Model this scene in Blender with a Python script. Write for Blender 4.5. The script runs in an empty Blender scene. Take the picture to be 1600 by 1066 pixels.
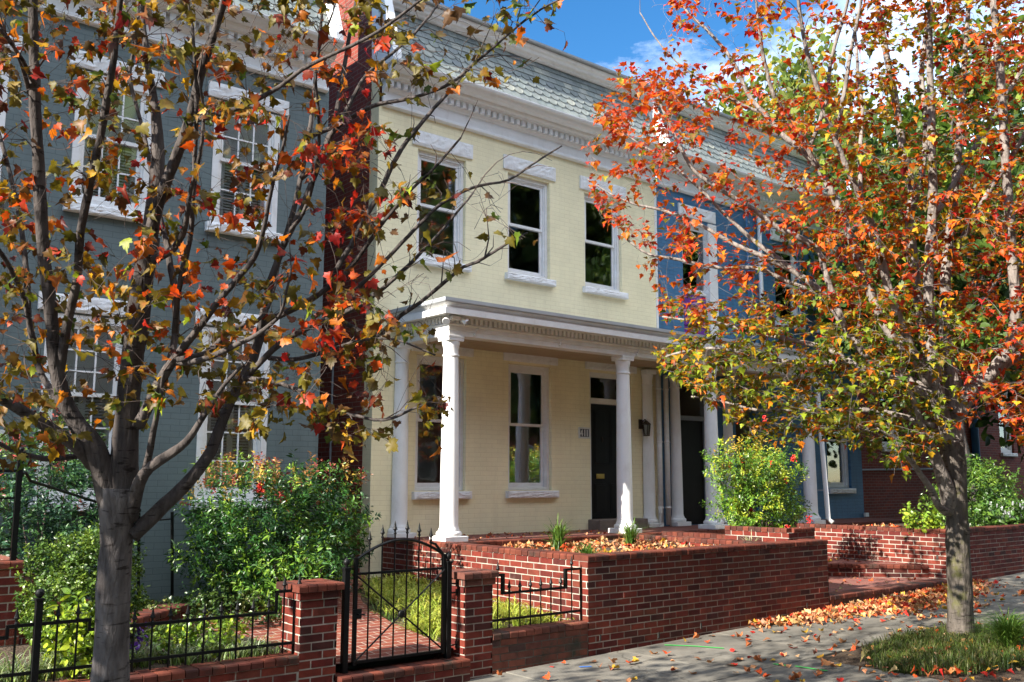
import bpy, math, random
import numpy as np
from mathutils import Vector, Matrix
rnd = random.Random(7)
nr = np.random.default_rng(11)
R_ = math.radians
sc = bpy.context.scene
COL = sc.collection

# ------------------------------------------------------------------ camera
F_PX, YAW, PITCH, ROLL = 1484.9, R_(50.594), R_(8.281), R_(0.1245)
EYE = np.array([0.0, 0.0, 1.68])
_f = np.array([math.cos(YAW)*math.cos(PITCH), math.sin(YAW)*math.cos(PITCH), math.sin(PITCH)])
_r = np.array([math.sin(YAW), -math.cos(YAW), 0.0])
_u = np.cross(_r, _f)
RT = math.cos(ROLL)*_r + math.sin(ROLL)*_u
UP = -math.sin(ROLL)*_r + math.cos(ROLL)*_u
cam = bpy.data.cameras.new('camera'); cam.sensor_width = 36; cam.lens = F_PX/1600*36
cam.clip_start = .05; cam.clip_end = 3000
co = bpy.data.objects.new('camera', cam); COL.objects.link(co)
co.matrix_world = Matrix(((RT[0], UP[0], -_f[0], EYE[0]), (RT[1], UP[1], -_f[1], EYE[1]), (RT[2], UP[2], -_f[2], EYE[2]), (0, 0, 0, 1)))
sc.camera = co

def ray(x, y): return RT*(x-800)/F_PX - UP*(y-533)/F_PX + _f
def atd(x, y, D): return EYE + ray(x, y)*D
def on_y(x, y, Y): d = ray(x, y); return EYE + d*(Y/d[1])
def to_px(P):
    q = np.asarray(P) - EYE; w = q@_f
    return 800+F_PX*(q@RT)/w, 533-F_PX*(q@UP)/w

# ------------------------------------------------------------------ light
SUN_AZ, SUN_EL = R_(181), R_(32)
S = Vector((math.cos(SUN_AZ)*math.cos(SUN_EL), math.sin(SUN_AZ)*math.cos(SUN_EL), math.sin(SUN_EL)))
sl = bpy.data.lights.new('sun', 'SUN'); sl.energy = 4.8; sl.angle = R_(.53); sl.color = (1.0, .93, .82)
so = bpy.data.objects.new('sun', sl); COL.objects.link(so)
so.rotation_euler = (-S).to_track_quat('-Z', 'Y').to_euler(); so.location = (0, 0, 30)
w = bpy.data.worlds.new('World'); sc.world = w; w.use_nodes = True
nt = w.node_tree; N = nt.nodes; L = nt.links; N.clear()
out = N.new('ShaderNodeOutputWorld'); bg = N.new('ShaderNodeBackground'); sky = N.new('ShaderNodeTexSky')
sky.sky_type = 'NISHITA'; sky.sun_disc = False; sky.sun_elevation = SUN_EL; sky.sun_rotation = math.pi/2 - SUN_AZ
sky.air_density = 1.0; sky.dust_density = .1; sky.ozone_density = 3.0
bg.inputs['Strength'].default_value = .065
tc = N.new('ShaderNodeTexCoord'); mp = N.new('ShaderNodeMapping'); mp.inputs['Scale'].default_value = (1.3, 1.3, 3.2)
no = N.new('ShaderNodeTexNoise'); no.inputs['Scale'].default_value = 2.4; no.inputs['Detail'].default_value = 10; no.inputs['Roughness'].default_value = .66
hs = N.new('ShaderNodeHueSaturation'); hs.inputs['Saturation'].default_value = 1.3; hs.inputs['Value'].default_value = 1.15; L.new(sky.outputs[0], hs.inputs['Color'])
L.new(tc.outputs['Generated'], mp.inputs['Vector']); L.new(mp.outputs[0], no.inputs['Vector'])
# clouds gather towards the east end of the street (+x, low)
dt = N.new('ShaderNodeVectorMath'); dt.operation = 'DOT_PRODUCT'; dt.inputs[1].default_value = (.86, .38, -.33)
L.new(tc.outputs['Generated'], dt.inputs[0])
mr = N.new('ShaderNodeMapRange'); mr.inputs[1].default_value = .56; mr.inputs[2].default_value = .80; mr.inputs[3].default_value = -.26; mr.inputs[4].default_value = .20
L.new(dt.outputs['Value'], mr.inputs[0])
# plus an unseen bright bank added high behind the viewer as fill light
d2 = N.new('ShaderNodeVectorMath'); d2.operation = 'DOT_PRODUCT'; d2.inputs[1].default_value = (.15, -.40, .90); L.new(tc.outputs['Generated'], d2.inputs[0])
m2 = N.new('ShaderNodeMapRange'); m2.inputs[1].default_value = .50; m2.inputs[2].default_value = .88; m2.inputs[3].default_value = -.30; m2.inputs[4].default_value = .30; L.new(d2.outputs['Value'], m2.inputs[0])
mm_ = N.new('ShaderNodeMath'); mm_.operation = 'MAXIMUM'; L.new(mr.outputs[0], mm_.inputs[0]); L.new(m2.outputs[0], mm_.inputs[1])
ad = N.new('ShaderNodeMath'); ad.operation = 'ADD'; L.new(no.outputs['Fac'], ad.inputs[0]); L.new(mm_.outputs[0], ad.inputs[1])
cr = N.new('ShaderNodeValToRGB'); cr.color_ramp.elements[0].position = .42; cr.color_ramp.elements[1].position = .92
L.new(ad.outputs[0], cr.inputs[0])
mx = N.new('ShaderNodeMixRGB'); mx.inputs[2].default_value = (17.6, 18.8, 20.8, 1)
L.new(cr.outputs[0], mx.inputs[0]); L.new(hs.outputs[0], mx.inputs[1]); L.new(mx.outputs[0], bg.inputs['Color']); L.new(bg.outputs[0], out.inputs[0])
vs = sc.view_settings; vs.view_transform = 'Standard'; vs.look = 'None'; vs.exposure = 1.64; vs.gamma = 1
sc.cycles.max_bounces = 8; sc.cycles.transparent_max_bounces = 12
sc.cycles.use_denoising = True

# ------------------------------------------------------------------ materials
def mat(name, col=(.5, .5, .5), rough=.6, spec=.4):
    m = bpy.data.materials.new(name); m.use_nodes = True
    b = m.node_tree.nodes['Principled BSDF']; b.inputs['Base Color'].default_value = (*col, 1)
    b.inputs['Roughness'].default_value = rough; b.inputs['Specular IOR Level'].default_value = spec
    return m
def nodes(m): return m.node_tree.nodes, m.node_tree.links, m.node_tree.nodes['Principled BSDF']
def add(N, t, **kw):
    n = N.new(t)
    for k, v in kw.items(): n.inputs[k].default_value = v
    return n
def ramp(N, stops):
    r = N.new('ShaderNodeValToRGB'); e = r.color_ramp.elements
    while len(e) < len(stops): e.new(.5)
    for i, (p, c) in enumerate(stops): e[i].position = p; e[i].color = (*c, 1)
    return r
def noisy(name, c1, c2, scale=6, rough=.7, bump=.15, bscale=40, spec=.3, detail=6, stretch=(1, 1, 1), bdist=.01):
    """two-tone surface with fine relief"""
    m = mat(name, c1, rough, spec); N, L, b = nodes(m)
    tc = N.new('ShaderNodeTexCoord'); mp = N.new('ShaderNodeMapping'); mp.inputs['Scale'].default_value = stretch
    L.new(tc.outputs['Object'], mp.inputs[0])
    n = add(N, 'ShaderNodeTexNoise', Scale=scale, Detail=detail, Roughness=.62); L.new(mp.outputs[0], n.inputs['Vector'])
    r = ramp(N, [(.32, c1), (.68, c2)]); L.new(n.outputs['Fac'], r.inputs[0]); L.new(r.outputs[0], b.inputs['Base Color'])
    n2 = add(N, 'ShaderNodeTexNoise', Scale=bscale, Detail=5); L.new(mp.outputs[0], n2.inputs['Vector'])
    bp = add(N, 'ShaderNodeBump', Strength=bump, Distance=bdist); L.new(n2.outputs['Fac'], bp.inputs['Height']); L.new(bp.outputs[0], b.inputs['Normal'])
    return m
def island(name, stops, nscale=9, namt=.35, rough=.8, bump=.25, bscale=70, spec=.25, bdist=.006, dirt=None):
    """every loose piece of the mesh takes its own tint (bricks, slates)"""
    m = mat(name, stops[0][1], rough, spec); N, L, b = nodes(m)
    g = N.new('ShaderNodeNewGeometry'); r = ramp(N, stops); r.color_ramp.interpolation = 'LINEAR'
    L.new(g.outputs['Random Per Island'], r.inputs[0])
    tc = N.new('ShaderNodeTexCoord'); n = add(N, 'ShaderNodeTexNoise', Scale=nscale, Detail=8, Roughness=.65)
    L.new(tc.outputs['Object'], n.inputs['Vector'])
    mr = add(N, 'ShaderNodeMapRange'); mr.inputs[1].default_value = .3; mr.inputs[2].default_value = .7; mr.inputs[3].default_value = 1-namt; mr.inputs[4].default_value = 1+namt
    L.new(n.outputs['Fac'], mr.inputs[0])
    mu = N.new('ShaderNodeMixRGB'); mu.blend_type = 'MULTIPLY'; mu.inputs[0].default_value = 1
    L.new(r.outputs[0], mu.inputs[1]); L.new(mr.outputs[0], mu.inputs[2])
    last = mu.outputs[0]
    if dirt:
        n3 = add(N, 'ShaderNodeTexNoise', Scale=dirt[1], Detail=9, Roughness=.7); L.new(tc.outputs['Object'], n3.inputs['Vector'])
        r3 = ramp(N, [(dirt[2], (0, 0, 0)), (dirt[2]+.14, (1, 1, 1))]); L.new(n3.outputs['Fac'], r3.inputs[0])
        mm = N.new('ShaderNodeMixRGB'); mm.inputs[2].default_value = (*dirt[0], 1)
        L.new(r3.outputs[0], mm.inputs[0]); L.new(last, mm.inputs[1]); last = mm.outputs[0]
    L.new(last, b.inputs['Base Color'])
    n2 = add(N, 'ShaderNodeTexNoise', Scale=bscale, Detail=6); L.new(tc.outputs['Object'], n2.inputs['Vector'])
    bp = add(N, 'ShaderNodeBump', Strength=bump, Distance=bdist); L.new(n2.outputs['Fac'], bp.inputs['Height']); L.new(bp.outputs[0], b.inputs['Normal'])
    return m
def painted_brick(name, col, joint, rough=.55, bh=.0667, bw=.21, mort=.010, axis='XZ', col2=None, bump=.55, spec=.3, mvar=.06):
    """brickwork under paint (or bare brick far off): pattern in the wall's plane, joints as relief"""
    m = mat(name, col, rough, spec); N, L, b = nodes(m)
    tc = N.new('ShaderNodeTexCoord'); sx = N.new('ShaderNodeSeparateXYZ'); cx = N.new('ShaderNodeCombineXYZ')
    L.new(tc.outputs['Object'], sx.inputs[0])
    L.new(sx.outputs['X' if axis[0] == 'X' else 'Y'], cx.inputs[0]); L.new(sx.outputs['Z' if axis[1] == 'Z' else 'Y'], cx.inputs[1])
    wob = add(N, 'ShaderNodeTexNoise', Scale=3.5, Detail=3); L.new(cx.outputs[0], wob.inputs['Vector'])
    wv = N.new('ShaderNodeVectorMath'); wv.operation = 'SCALE'; wv.inputs['Scale'].default_value = .012; L.new(wob.outputs['Color'], wv.inputs[0])
    va = N.new('ShaderNodeVectorMath'); va.operation = 'ADD'; L.new(cx.outputs[0], va.inputs[0]); L.new(wv.outputs[0], va.inputs[1])
    bt = N.new('ShaderNodeTexBrick'); bt.offset = .5
    c2 = col2 or tuple(c*(1-mvar) for c in col)
    for k, v in (('Color1', (*col, 1)), ('Color2', (*c2, 1)), ('Mortar', (*joint, 1)), ('Scale', 1.0), ('Mortar Size', mort*.5), ('Mortar Smooth', .35), ('Bias', 0.0), ('Brick Width', bw), ('Row Height', bh)): bt.inputs[k].default_value = v
    L.new(va.outputs[0], bt.inputs['Vector'])
    n = add(N, 'ShaderNodeTexNoise', Scale=1.4, Detail=8, Roughness=.65); L.new(tc.outputs['Object'], n.inputs['Vector'])
    mr = N.new('ShaderNodeMapRange'); mr.inputs[1].default_value = .3; mr.inputs[2].default_value = .7; mr.inputs[3].default_value = .88; mr.inputs[4].default_value = 1.06
    L.new(n.outputs['Fac'], mr.inputs[0])
    mu = N.new('ShaderNodeMixRGB'); mu.blend_type = 'MULTIPLY'; mu.inputs[0].default_value = 1
    L.new(bt.outputs['Color'], mu.inputs[1]); L.new(mr.outputs[0], mu.inputs[2]); L.new(mu.outputs[0], b.inputs['Base Color'])
    n2 = add(N, 'ShaderNodeTexNoise', Scale=38, Detail=5); L.new(tc.outputs['Object'], n2.inputs['Vector'])
    h = N.new('ShaderNodeMath'); h.operation = 'MULTIPLY_ADD'; h.inputs[1].default_value = .35
    inv = N.new('ShaderNodeMath'); inv.operation = 'SUBTRACT'; inv.inputs[0].default_value = 1; L.new(bt.outputs['Fac'], inv.inputs[1])
    L.new(n2.outputs['Fac'], h.inputs[0]); L.new(inv.outputs[0], h.inputs[2])
    bp = add(N, 'ShaderNodeBump', Strength=bump, Distance=.008); L.new(h.outputs[0], bp.inputs['Height']); L.new(bp.outputs[0], b.inputs['Normal'])
    return m
def attr_leaf(name, attr='tint', trans=.45, rough=.5, spec=.35, gain=1.0):
    """foliage: own colour per leaf, some light passes through the blade"""
    m = mat(name, (.1, .2, .05), rough, spec); N, L, b = nodes(m)
    a = N.new('ShaderNodeAttribute'); a.attribute_name = attr
    tc = N.new('ShaderNodeTexCoord'); n = add(N, 'ShaderNodeTexNoise', Scale=45, Detail=3); L.new(tc.outputs['Object'], n.inputs['Vector'])
    mr = N.new('ShaderNodeMapRange'); mr.inputs[1].default_value = .3; mr.inputs[2].default_value = .7; mr.inputs[3].default_value = .72*gain; mr.inputs[4].default_value = 1.2*gain
    L.new(n.outputs['Fac'], mr.inputs[0])
    mu = N.new('ShaderNodeMixRGB'); mu.blend_type = 'MULTIPLY'; mu.inputs[0].default_value = 1
    L.new(a.outputs['Color'], mu.inputs[1]); L.new(mr.outputs[0], mu.inputs[2]); L.new(mu.outputs[0], b.inputs['Base Color'])
    tr = N.new('ShaderNodeBsdfTranslucent'); L.new(mu.outputs[0], tr.inputs['Color'])
    mi = N.new('ShaderNodeMixShader'); mi.inputs[0].default_value = trans
    o = m.node_tree.nodes['Material Output']; L.new(b.outputs[0], mi.inputs[1]); L.new(tr.outputs[0], mi.inputs[2]); L.new(mi.outputs[0], o.inputs[0])
    return m

M = {}
BR = [(0, (0.098, 0.012, 0.009)), (.18, (0.127, 0.019, 0.012)), (.34, (0.160, 0.029, 0.016)), (.5, (0.106, 0.014, 0.010)), (.64, (0.136, 0.033, 0.019)), (.80, (0.083, 0.011, 0.009)), (.93, (0.045, 0.012, 0.010)), (1, (0.118, 0.023, 0.014))]
M['brick'] = island('red_brick', BR, dirt=((.075, .048, .04), 1.6, .60), bump=.5, bscale=55)
M['brick_cap'] = island('cap_brick', [(0, (0.107, 0.026, 0.015)), (.35, (0.142, 0.037, 0.021)), (.7, (0.085, 0.021, 0.014)), (1, (0.048, 0.020, 0.015))], dirt=((0.034, 0.025, 0.019), 3.2, .54))
M['mortar'] = noisy('mortar', (0.458, 0.414, 0.352), (0.264, 0.238, 0.202), 5, .95, .6, 60)
M['mossy'] = island('weathered_brick', [(0, (.10, .036, .026)), (.4, (.16, .05, .032)), (.75, (.055, .032, .028)), (1, (.20, .058, .034))], dirt=((.035, .04, .028), 3.2, .53))
M['dark_mortar'] = noisy('dark_mortar', (.16, .14, .115), (.07, .065, .055), 7, .95, .6, 60)
M['cream'] = painted_brick('cream_painted_brick', (.87, .79, .53), (.785, .705, .46), bump=.4, mvar=.03)
M['cream_side'] = painted_brick('cream_painted_side', (.87, .79, .53), (.785, .705, .46), axis='YZ', bump=.4, mvar=.03)
M['gray'] = painted_brick('gray_green_painted_brick', (0.133, 0.172, 0.176), (0.086, 0.114, 0.118), mort=.007, bump=.4)
M['gray_side'] = painted_brick('gray_green_painted_side', (.155, .205, .215), (.085, .115, .12), axis='YZ')
M['blue'] = painted_brick('blue_painted_brick', (.062, .17, .31), (.04, .11, .205), mort=.007)
M['blue_side'] = painted_brick('blue_painted_side', (.045, .155, .33), (.028, .10, .22), axis='YZ')
M['far_brick'] = painted_brick('bare_red_brick', (.20, .04, .025), (.20, .15, .12), col2=(.13, .03, .024), rough=.85)
M['far_brick_side'] = painted_brick('bare_red_brick_side', (.22, .042, .026), (.20, .15, .12), col2=(.14, .032, .024), rough=.85, axis='YZ')
M['paver'] = painted_brick('brick_paving', (0.213, 0.056, 0.031), (0.377, 0.303, 0.238), bh=.105, bw=.21, mort=.012, axis='XY', col2=(0.139, 0.034, 0.023), rough=.85, bump=.7)
M['paver_old'] = painted_brick('old_brick_paving', (.22, .075, .055), (.20, .16, .13), bh=.105, bw=.21, mort=.012, axis='YX', col2=(.15, .055, .045), rough=.9, bump=.8)
M['white'] = noisy('white_paint', (.80, .80, .80), (.74, .74, .73), 3.5, .45, .10, 55, .4)
M['trim'] = noisy('white_trim_paint', (.78, .78, .78), (.68, .67, .65), 4, .5, .15, 45, .35, stretch=(1, 1, 2.5))
M['stone'] = noisy('white_painted_stone', (.80, .80, .80), (.72, .72, .72), 9, .6, .5, 16, .3, bdist=.03)
def soil(m, col, amt, thr=.56, stretch=(1, 1, .35), scale=7):
    N, L, b = nodes(m); src = b.inputs['Base Color'].links[0].from_socket; tc = N.new('ShaderNodeTexCoord'); mp = N.new('ShaderNodeMapping'); mp.inputs['Scale'].default_value = stretch; L.new(tc.outputs['Object'], mp.inputs[0])
    n = add(N, 'ShaderNodeTexNoise', Scale=scale, Detail=9, Roughness=.7); L.new(mp.outputs[0], n.inputs['Vector'])
    r = ramp(N, [(thr-.06, (0, 0, 0)), (thr+.16, (amt, amt, amt))]); L.new(n.outputs['Fac'], r.inputs[0])
    mm = N.new('ShaderNodeMixRGB'); mm.inputs[2].default_value = (*col, 1); L.new(r.outputs[0], mm.inputs[0]); L.new(src, mm.inputs[1]); L.new(mm.outputs[0], b.inputs['Base Color'])
for k_ in ('white', 'trim', 'stone'): soil(M[k_], (.40, .37, .33), .24)
soil(M['cream'], (.60, .52, .33), .35, .58, (1, 1, .22), 4); soil(M['gray'], (.09, .11, .11), .6, .56, (1, 1, .22), 4); soil(M['blue'], (.04, .085, .14), .6, .56, (1, 1, .22), 4)
soil(M['brick'], (.30, .25, .22), .30, .66, (1, 1, .8), 5)
M['gap'] = mat('shadow_recess', (.05, .045, .04), .9)
M['dark'] = mat('dark_room', (.012, .012, .013), .95, .1)
M['room'] = noisy('room_wall', (.42, .40, .36), (.30, .28, .25), 2, .9, 0)
M['slate'] = island('roof_slate', [(0, (0.127, 0.150, 0.146)), (.3, (0.176, 0.202, 0.193)), (.6, (0.225, 0.244, 0.221)), (.8, (0.147, 0.169, 0.174)), (1, (0.304, 0.310, 0.263))], rough=.6, spec=.35, namt=.22)
M['slate_under'] = mat('slate_backing', (.05, .06, .06), .9)
M['metal_roof'] = noisy('tin_roof', (.40, .42, .44), (.33, .35, .37), 3, .4, .05, 20)
M['iron'] = noisy('black_iron', (0.003, 0.004, 0.004), (0.006, 0.006, 0.007), 30, .45, .2, 90, .25)
M['door'] = noisy('black_door_paint', (.004, .004, .005), (.006, .006, .007), 8, .4, .1, 40, .2)
M['brass'] = mat('aged_brass', (.45, .33, .10), .4); M['brass'].node_tree.nodes['Principled BSDF'].inputs['Metallic'].default_value = .8
M['bronze'] = noisy('dark_bronze', (.05, .035, .022), (.03, .02, .015), 20, .5, .1)
M['lantern_glass'] = mat('lantern_glass', (.10, .10, .08), .15, .5)
M['purple'] = noisy('purple_board_paint', (.16, .035, .27), (.12, .028, .20), 5, .5, .1, stretch=(1, 1, 8))
M['concrete'] = None
M['soil'] = noisy('garden_soil', (.060, .042, .030), (.10, .075, .055), 8, .95, 1.0, 40, .1, bdist=.03)
M['mulch'] = noisy('shredded_mulch', (.16, .12, .095), (.07, .05, .04), 30, .95, 1.0, 60, .1, bdist=.03)
M['bark'] = None
M['blind'] = mat('window_blind', (.90, .91, .93), .7)
M['muntin'] = M['trim']
M['paint_green'] = noisy('green_survey_paint', (.03, .55, .08), (.05, .40, .08), 30, .8, .1)
M['paint_blue'] = noisy('blue_survey_paint', (.03, .12, .45), (.05, .14, .35), 30, .8, .1)
M['grey_metal'] = noisy('grey_galvanised', (.30, .33, .37), (.24, .27, .31), 10, .45, .05)
M['plaque'] = noisy('plaque_white', (.68, .68, .65), (.55, .55, .52), 12, .5, .1)
M['plaque_dark'] = mat('plaque_panel', (.07, .075, .085), .5)
M['plaque_letter'] = mat('plaque_digit', (.80, .80, .78), .5)
M['flood'] = mat('floodlight_white', (.82, .82, .82), .35)
M['lamp_glass'] = mat('lamp_face', (.35, .36, .38), .1, .6)
M['blue_ds'] = mat('blue_downspout', (.04, .14, .30), .5)

def glass_mat(name, tint, base=.06):
    m = bpy.data.materials.new(name); m.use_nodes = True; N = m.node_tree.nodes; L = m.node_tree.links; N.clear()
    o = N.new('ShaderNodeOutputMaterial'); t = N.new('ShaderNodeBsdfTransparent'); t.inputs[0].default_value = (*tint, 1)
    g = N.new('ShaderNodeBsdfGlossy'); g.inputs['Roughness'].default_value = .03; g.inputs['Color'].default_value = (.92, .95, 1, 1)
    tc = N.new('ShaderNodeTexCoord'); n = N.new('ShaderNodeTexNoise'); n.inputs['Scale'].default_value = 1.6; L.new(tc.outputs['Object'], n.inputs['Vector'])
    bp = N.new('ShaderNodeBump'); bp.inputs['Strength'].default_value = .12; bp.inputs['Distance'].default_value = .02; L.new(n.outputs['Fac'], bp.inputs['Height']); L.new(bp.outputs[0], g.inputs['Normal'])
    fr = N.new('ShaderNodeFresnel'); fr.inputs['IOR'].default_value = 1.52
    ad = N.new('ShaderNodeMath'); ad.operation = 'ADD'; ad.use_clamp = True; ad.inputs[1].default_value = base; L.new(fr.outputs[0], ad.inputs[0])
    mi = N.new('ShaderNodeMixShader'); L.new(ad.outputs[0], mi.inputs[0]); L.new(t.outputs[0], mi.inputs[1]); L.new(g.outputs[0], mi.inputs[2]); L.new(mi.outputs[0], o.inputs[0])
    return m
M['glass'] = glass_mat('window_glass', (.97, .98, .98), .13)

def concrete():
    m = noisy('sidewalk_concrete', (.205, .192, .168), (.125, .121, .11), 2.2, .9, .35, 90, .2, 10)
    N, L, b = nodes(m)
    tc = N.new('ShaderNodeTexCoord'); src = b.inputs['Base Color'].links[0].from_socket
    n = add(N, 'ShaderNodeTexNoise', Scale=.9, Detail=10, Roughness=.72); L.new(tc.outputs['Object'], n.inputs['Vector'])
    r = ramp(N, [(.40, (1.05, 1.04, 1.0)), (.66, (.62, .60, .57))]); L.new(n.outputs['Fac'], r.inputs[0])
    mu = N.new('ShaderNodeMixRGB'); mu.blend_type = 'MULTIPLY'; mu.inputs[0].default_value = 1
    L.new(src, mu.inputs[1]); L.new(r.outputs[0], mu.inputs[2])
    v = add(N, 'ShaderNodeTexVoronoi', Scale=.55); v.feature = 'DISTANCE_TO_EDGE'
    n3 = add(N, 'ShaderNodeTexNoise', Scale=5, Detail=6); L.new(tc.outputs['Object'], n3.inputs['Vector'])
    sc_ = N.new('ShaderNodeVectorMath'); sc_.operation = 'SCALE'; sc_.inputs['Scale'].default_value = .35; L.new(n3.outputs['Color'], sc_.inputs[0])
    va = N.new('ShaderNodeVectorMath'); va.operation = 'ADD'; L.new(tc.outputs['Object'], va.inputs[0]); L.new(sc_.outputs[0], va.inputs[1]); L.new(va.outputs[0], v.inputs['Vector'])
    r2 = ramp(N, [(.0, (.35, .34, .32)), (.010, (1, 1, 1))]); L.new(v.outputs['Distance'], r2.inputs[0])
    mu2 = N.new('ShaderNodeMixRGB'); mu2.blend_type = 'MULTIPLY'; mu2.inputs[0].default_value = .8
    L.new(mu.outputs[0], mu2.inputs[1]); L.new(r2.outputs[0], mu2.inputs[2]); L.new(mu2.outputs[0], b.inputs['Base Color'])
    return m
M['concrete'] = concrete()
def bark(name, c1, c2, moss=None, sc_=14):
    m = noisy(name, c1, c2, sc_, .9, 1.0, 22, .15, 8, (1, 1, .28), .03)
    N, L, b = nodes(m); tc = N.new('ShaderNodeTexCoord')
    src = b.inputs['Base Color'].links[0].from_socket
    # dark lenticels and scars: short horizontal marks
    mp = N.new('ShaderNodeMapping'); mp.inputs['Scale'].default_value = (1, 1, 4.5); L.new(tc.outputs['Object'], mp.inputs[0])
    n = add(N, 'ShaderNodeTexNoise', Scale=11, Detail=4); L.new(mp.outputs[0], n.inputs['Vector'])
    r = ramp(N, [(.60, (1, 1, 1)), (.68, (.35, .33, .32))]); L.new(n.outputs['Fac'], r.inputs[0])
    mu = N.new('ShaderNodeMixRGB'); mu.blend_type = 'MULTIPLY'; mu.inputs[0].default_value = 1; L.new(src, mu.inputs[1]); L.new(r.outputs[0], mu.inputs[2]); last = mu.outputs[0]
    if moss:
        n3 = add(N, 'ShaderNodeTexNoise', Scale=4, Detail=8, Roughness=.7); L.new(tc.outputs['Object'], n3.inputs['Vector'])
        r3 = ramp(N, [(.52, (0, 0, 0)), (.66, (.8, .8, .8))]); L.new(n3.outputs['Fac'], r3.inputs[0])
        mm = N.new('ShaderNodeMixRGB'); mm.inputs[2].default_value = (*moss, 1); L.new(r3.outputs[0], mm.inputs[0]); L.new(last, mm.inputs[1]); last = mm.outputs[0]
    L.new(last, b.inputs['Base Color']); return m
M['bark'] = bark('smooth_maple_bark', (.185, .165, .158), (.055, .047, .046))
M['bark_backlit'] = bark('backlit_limb_bark', (.105, .09, .084), (.035, .03, .029))  # limbs seen against the light: their backlit darkness is put into the colour
M['bark_moss'] = bark('mossy_maple_bark', (.17, .145, .125), (.055, .047, .04), (.10, .10, .03), 18)
M['twig'] = noisy('twig_bark', (.11, .082, .07), (.05, .038, .034), 12, .85, .2)
M['bark_sunlit'] = bark('sunlit_limb_bark', (.32, .28, .25), (.13, .11, .10), None, 16)  # sun on the limbs' left sides, put into the whole bark colour
M['twig_pale'] = noisy('pale_twig_bark', (.26, .22, .20), (.13, .11, .10), 12, .85, .2)
M['leaf_left'] = attr_leaf('maple_leaf_blade', trans=.42)
M['leaf'] = attr_leaf('leaf_blade', trans=.40)
M['evergreen'] = attr_leaf('shrub_leaf_blade', trans=.28, rough=.35, spec=.5)
M['blade'] = attr_leaf('grass_blade', trans=.35, rough=.45)
M['dry'] = attr_leaf('fallen_leaf_blade', trans=.12, rough=.75, spec=.15)

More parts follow.
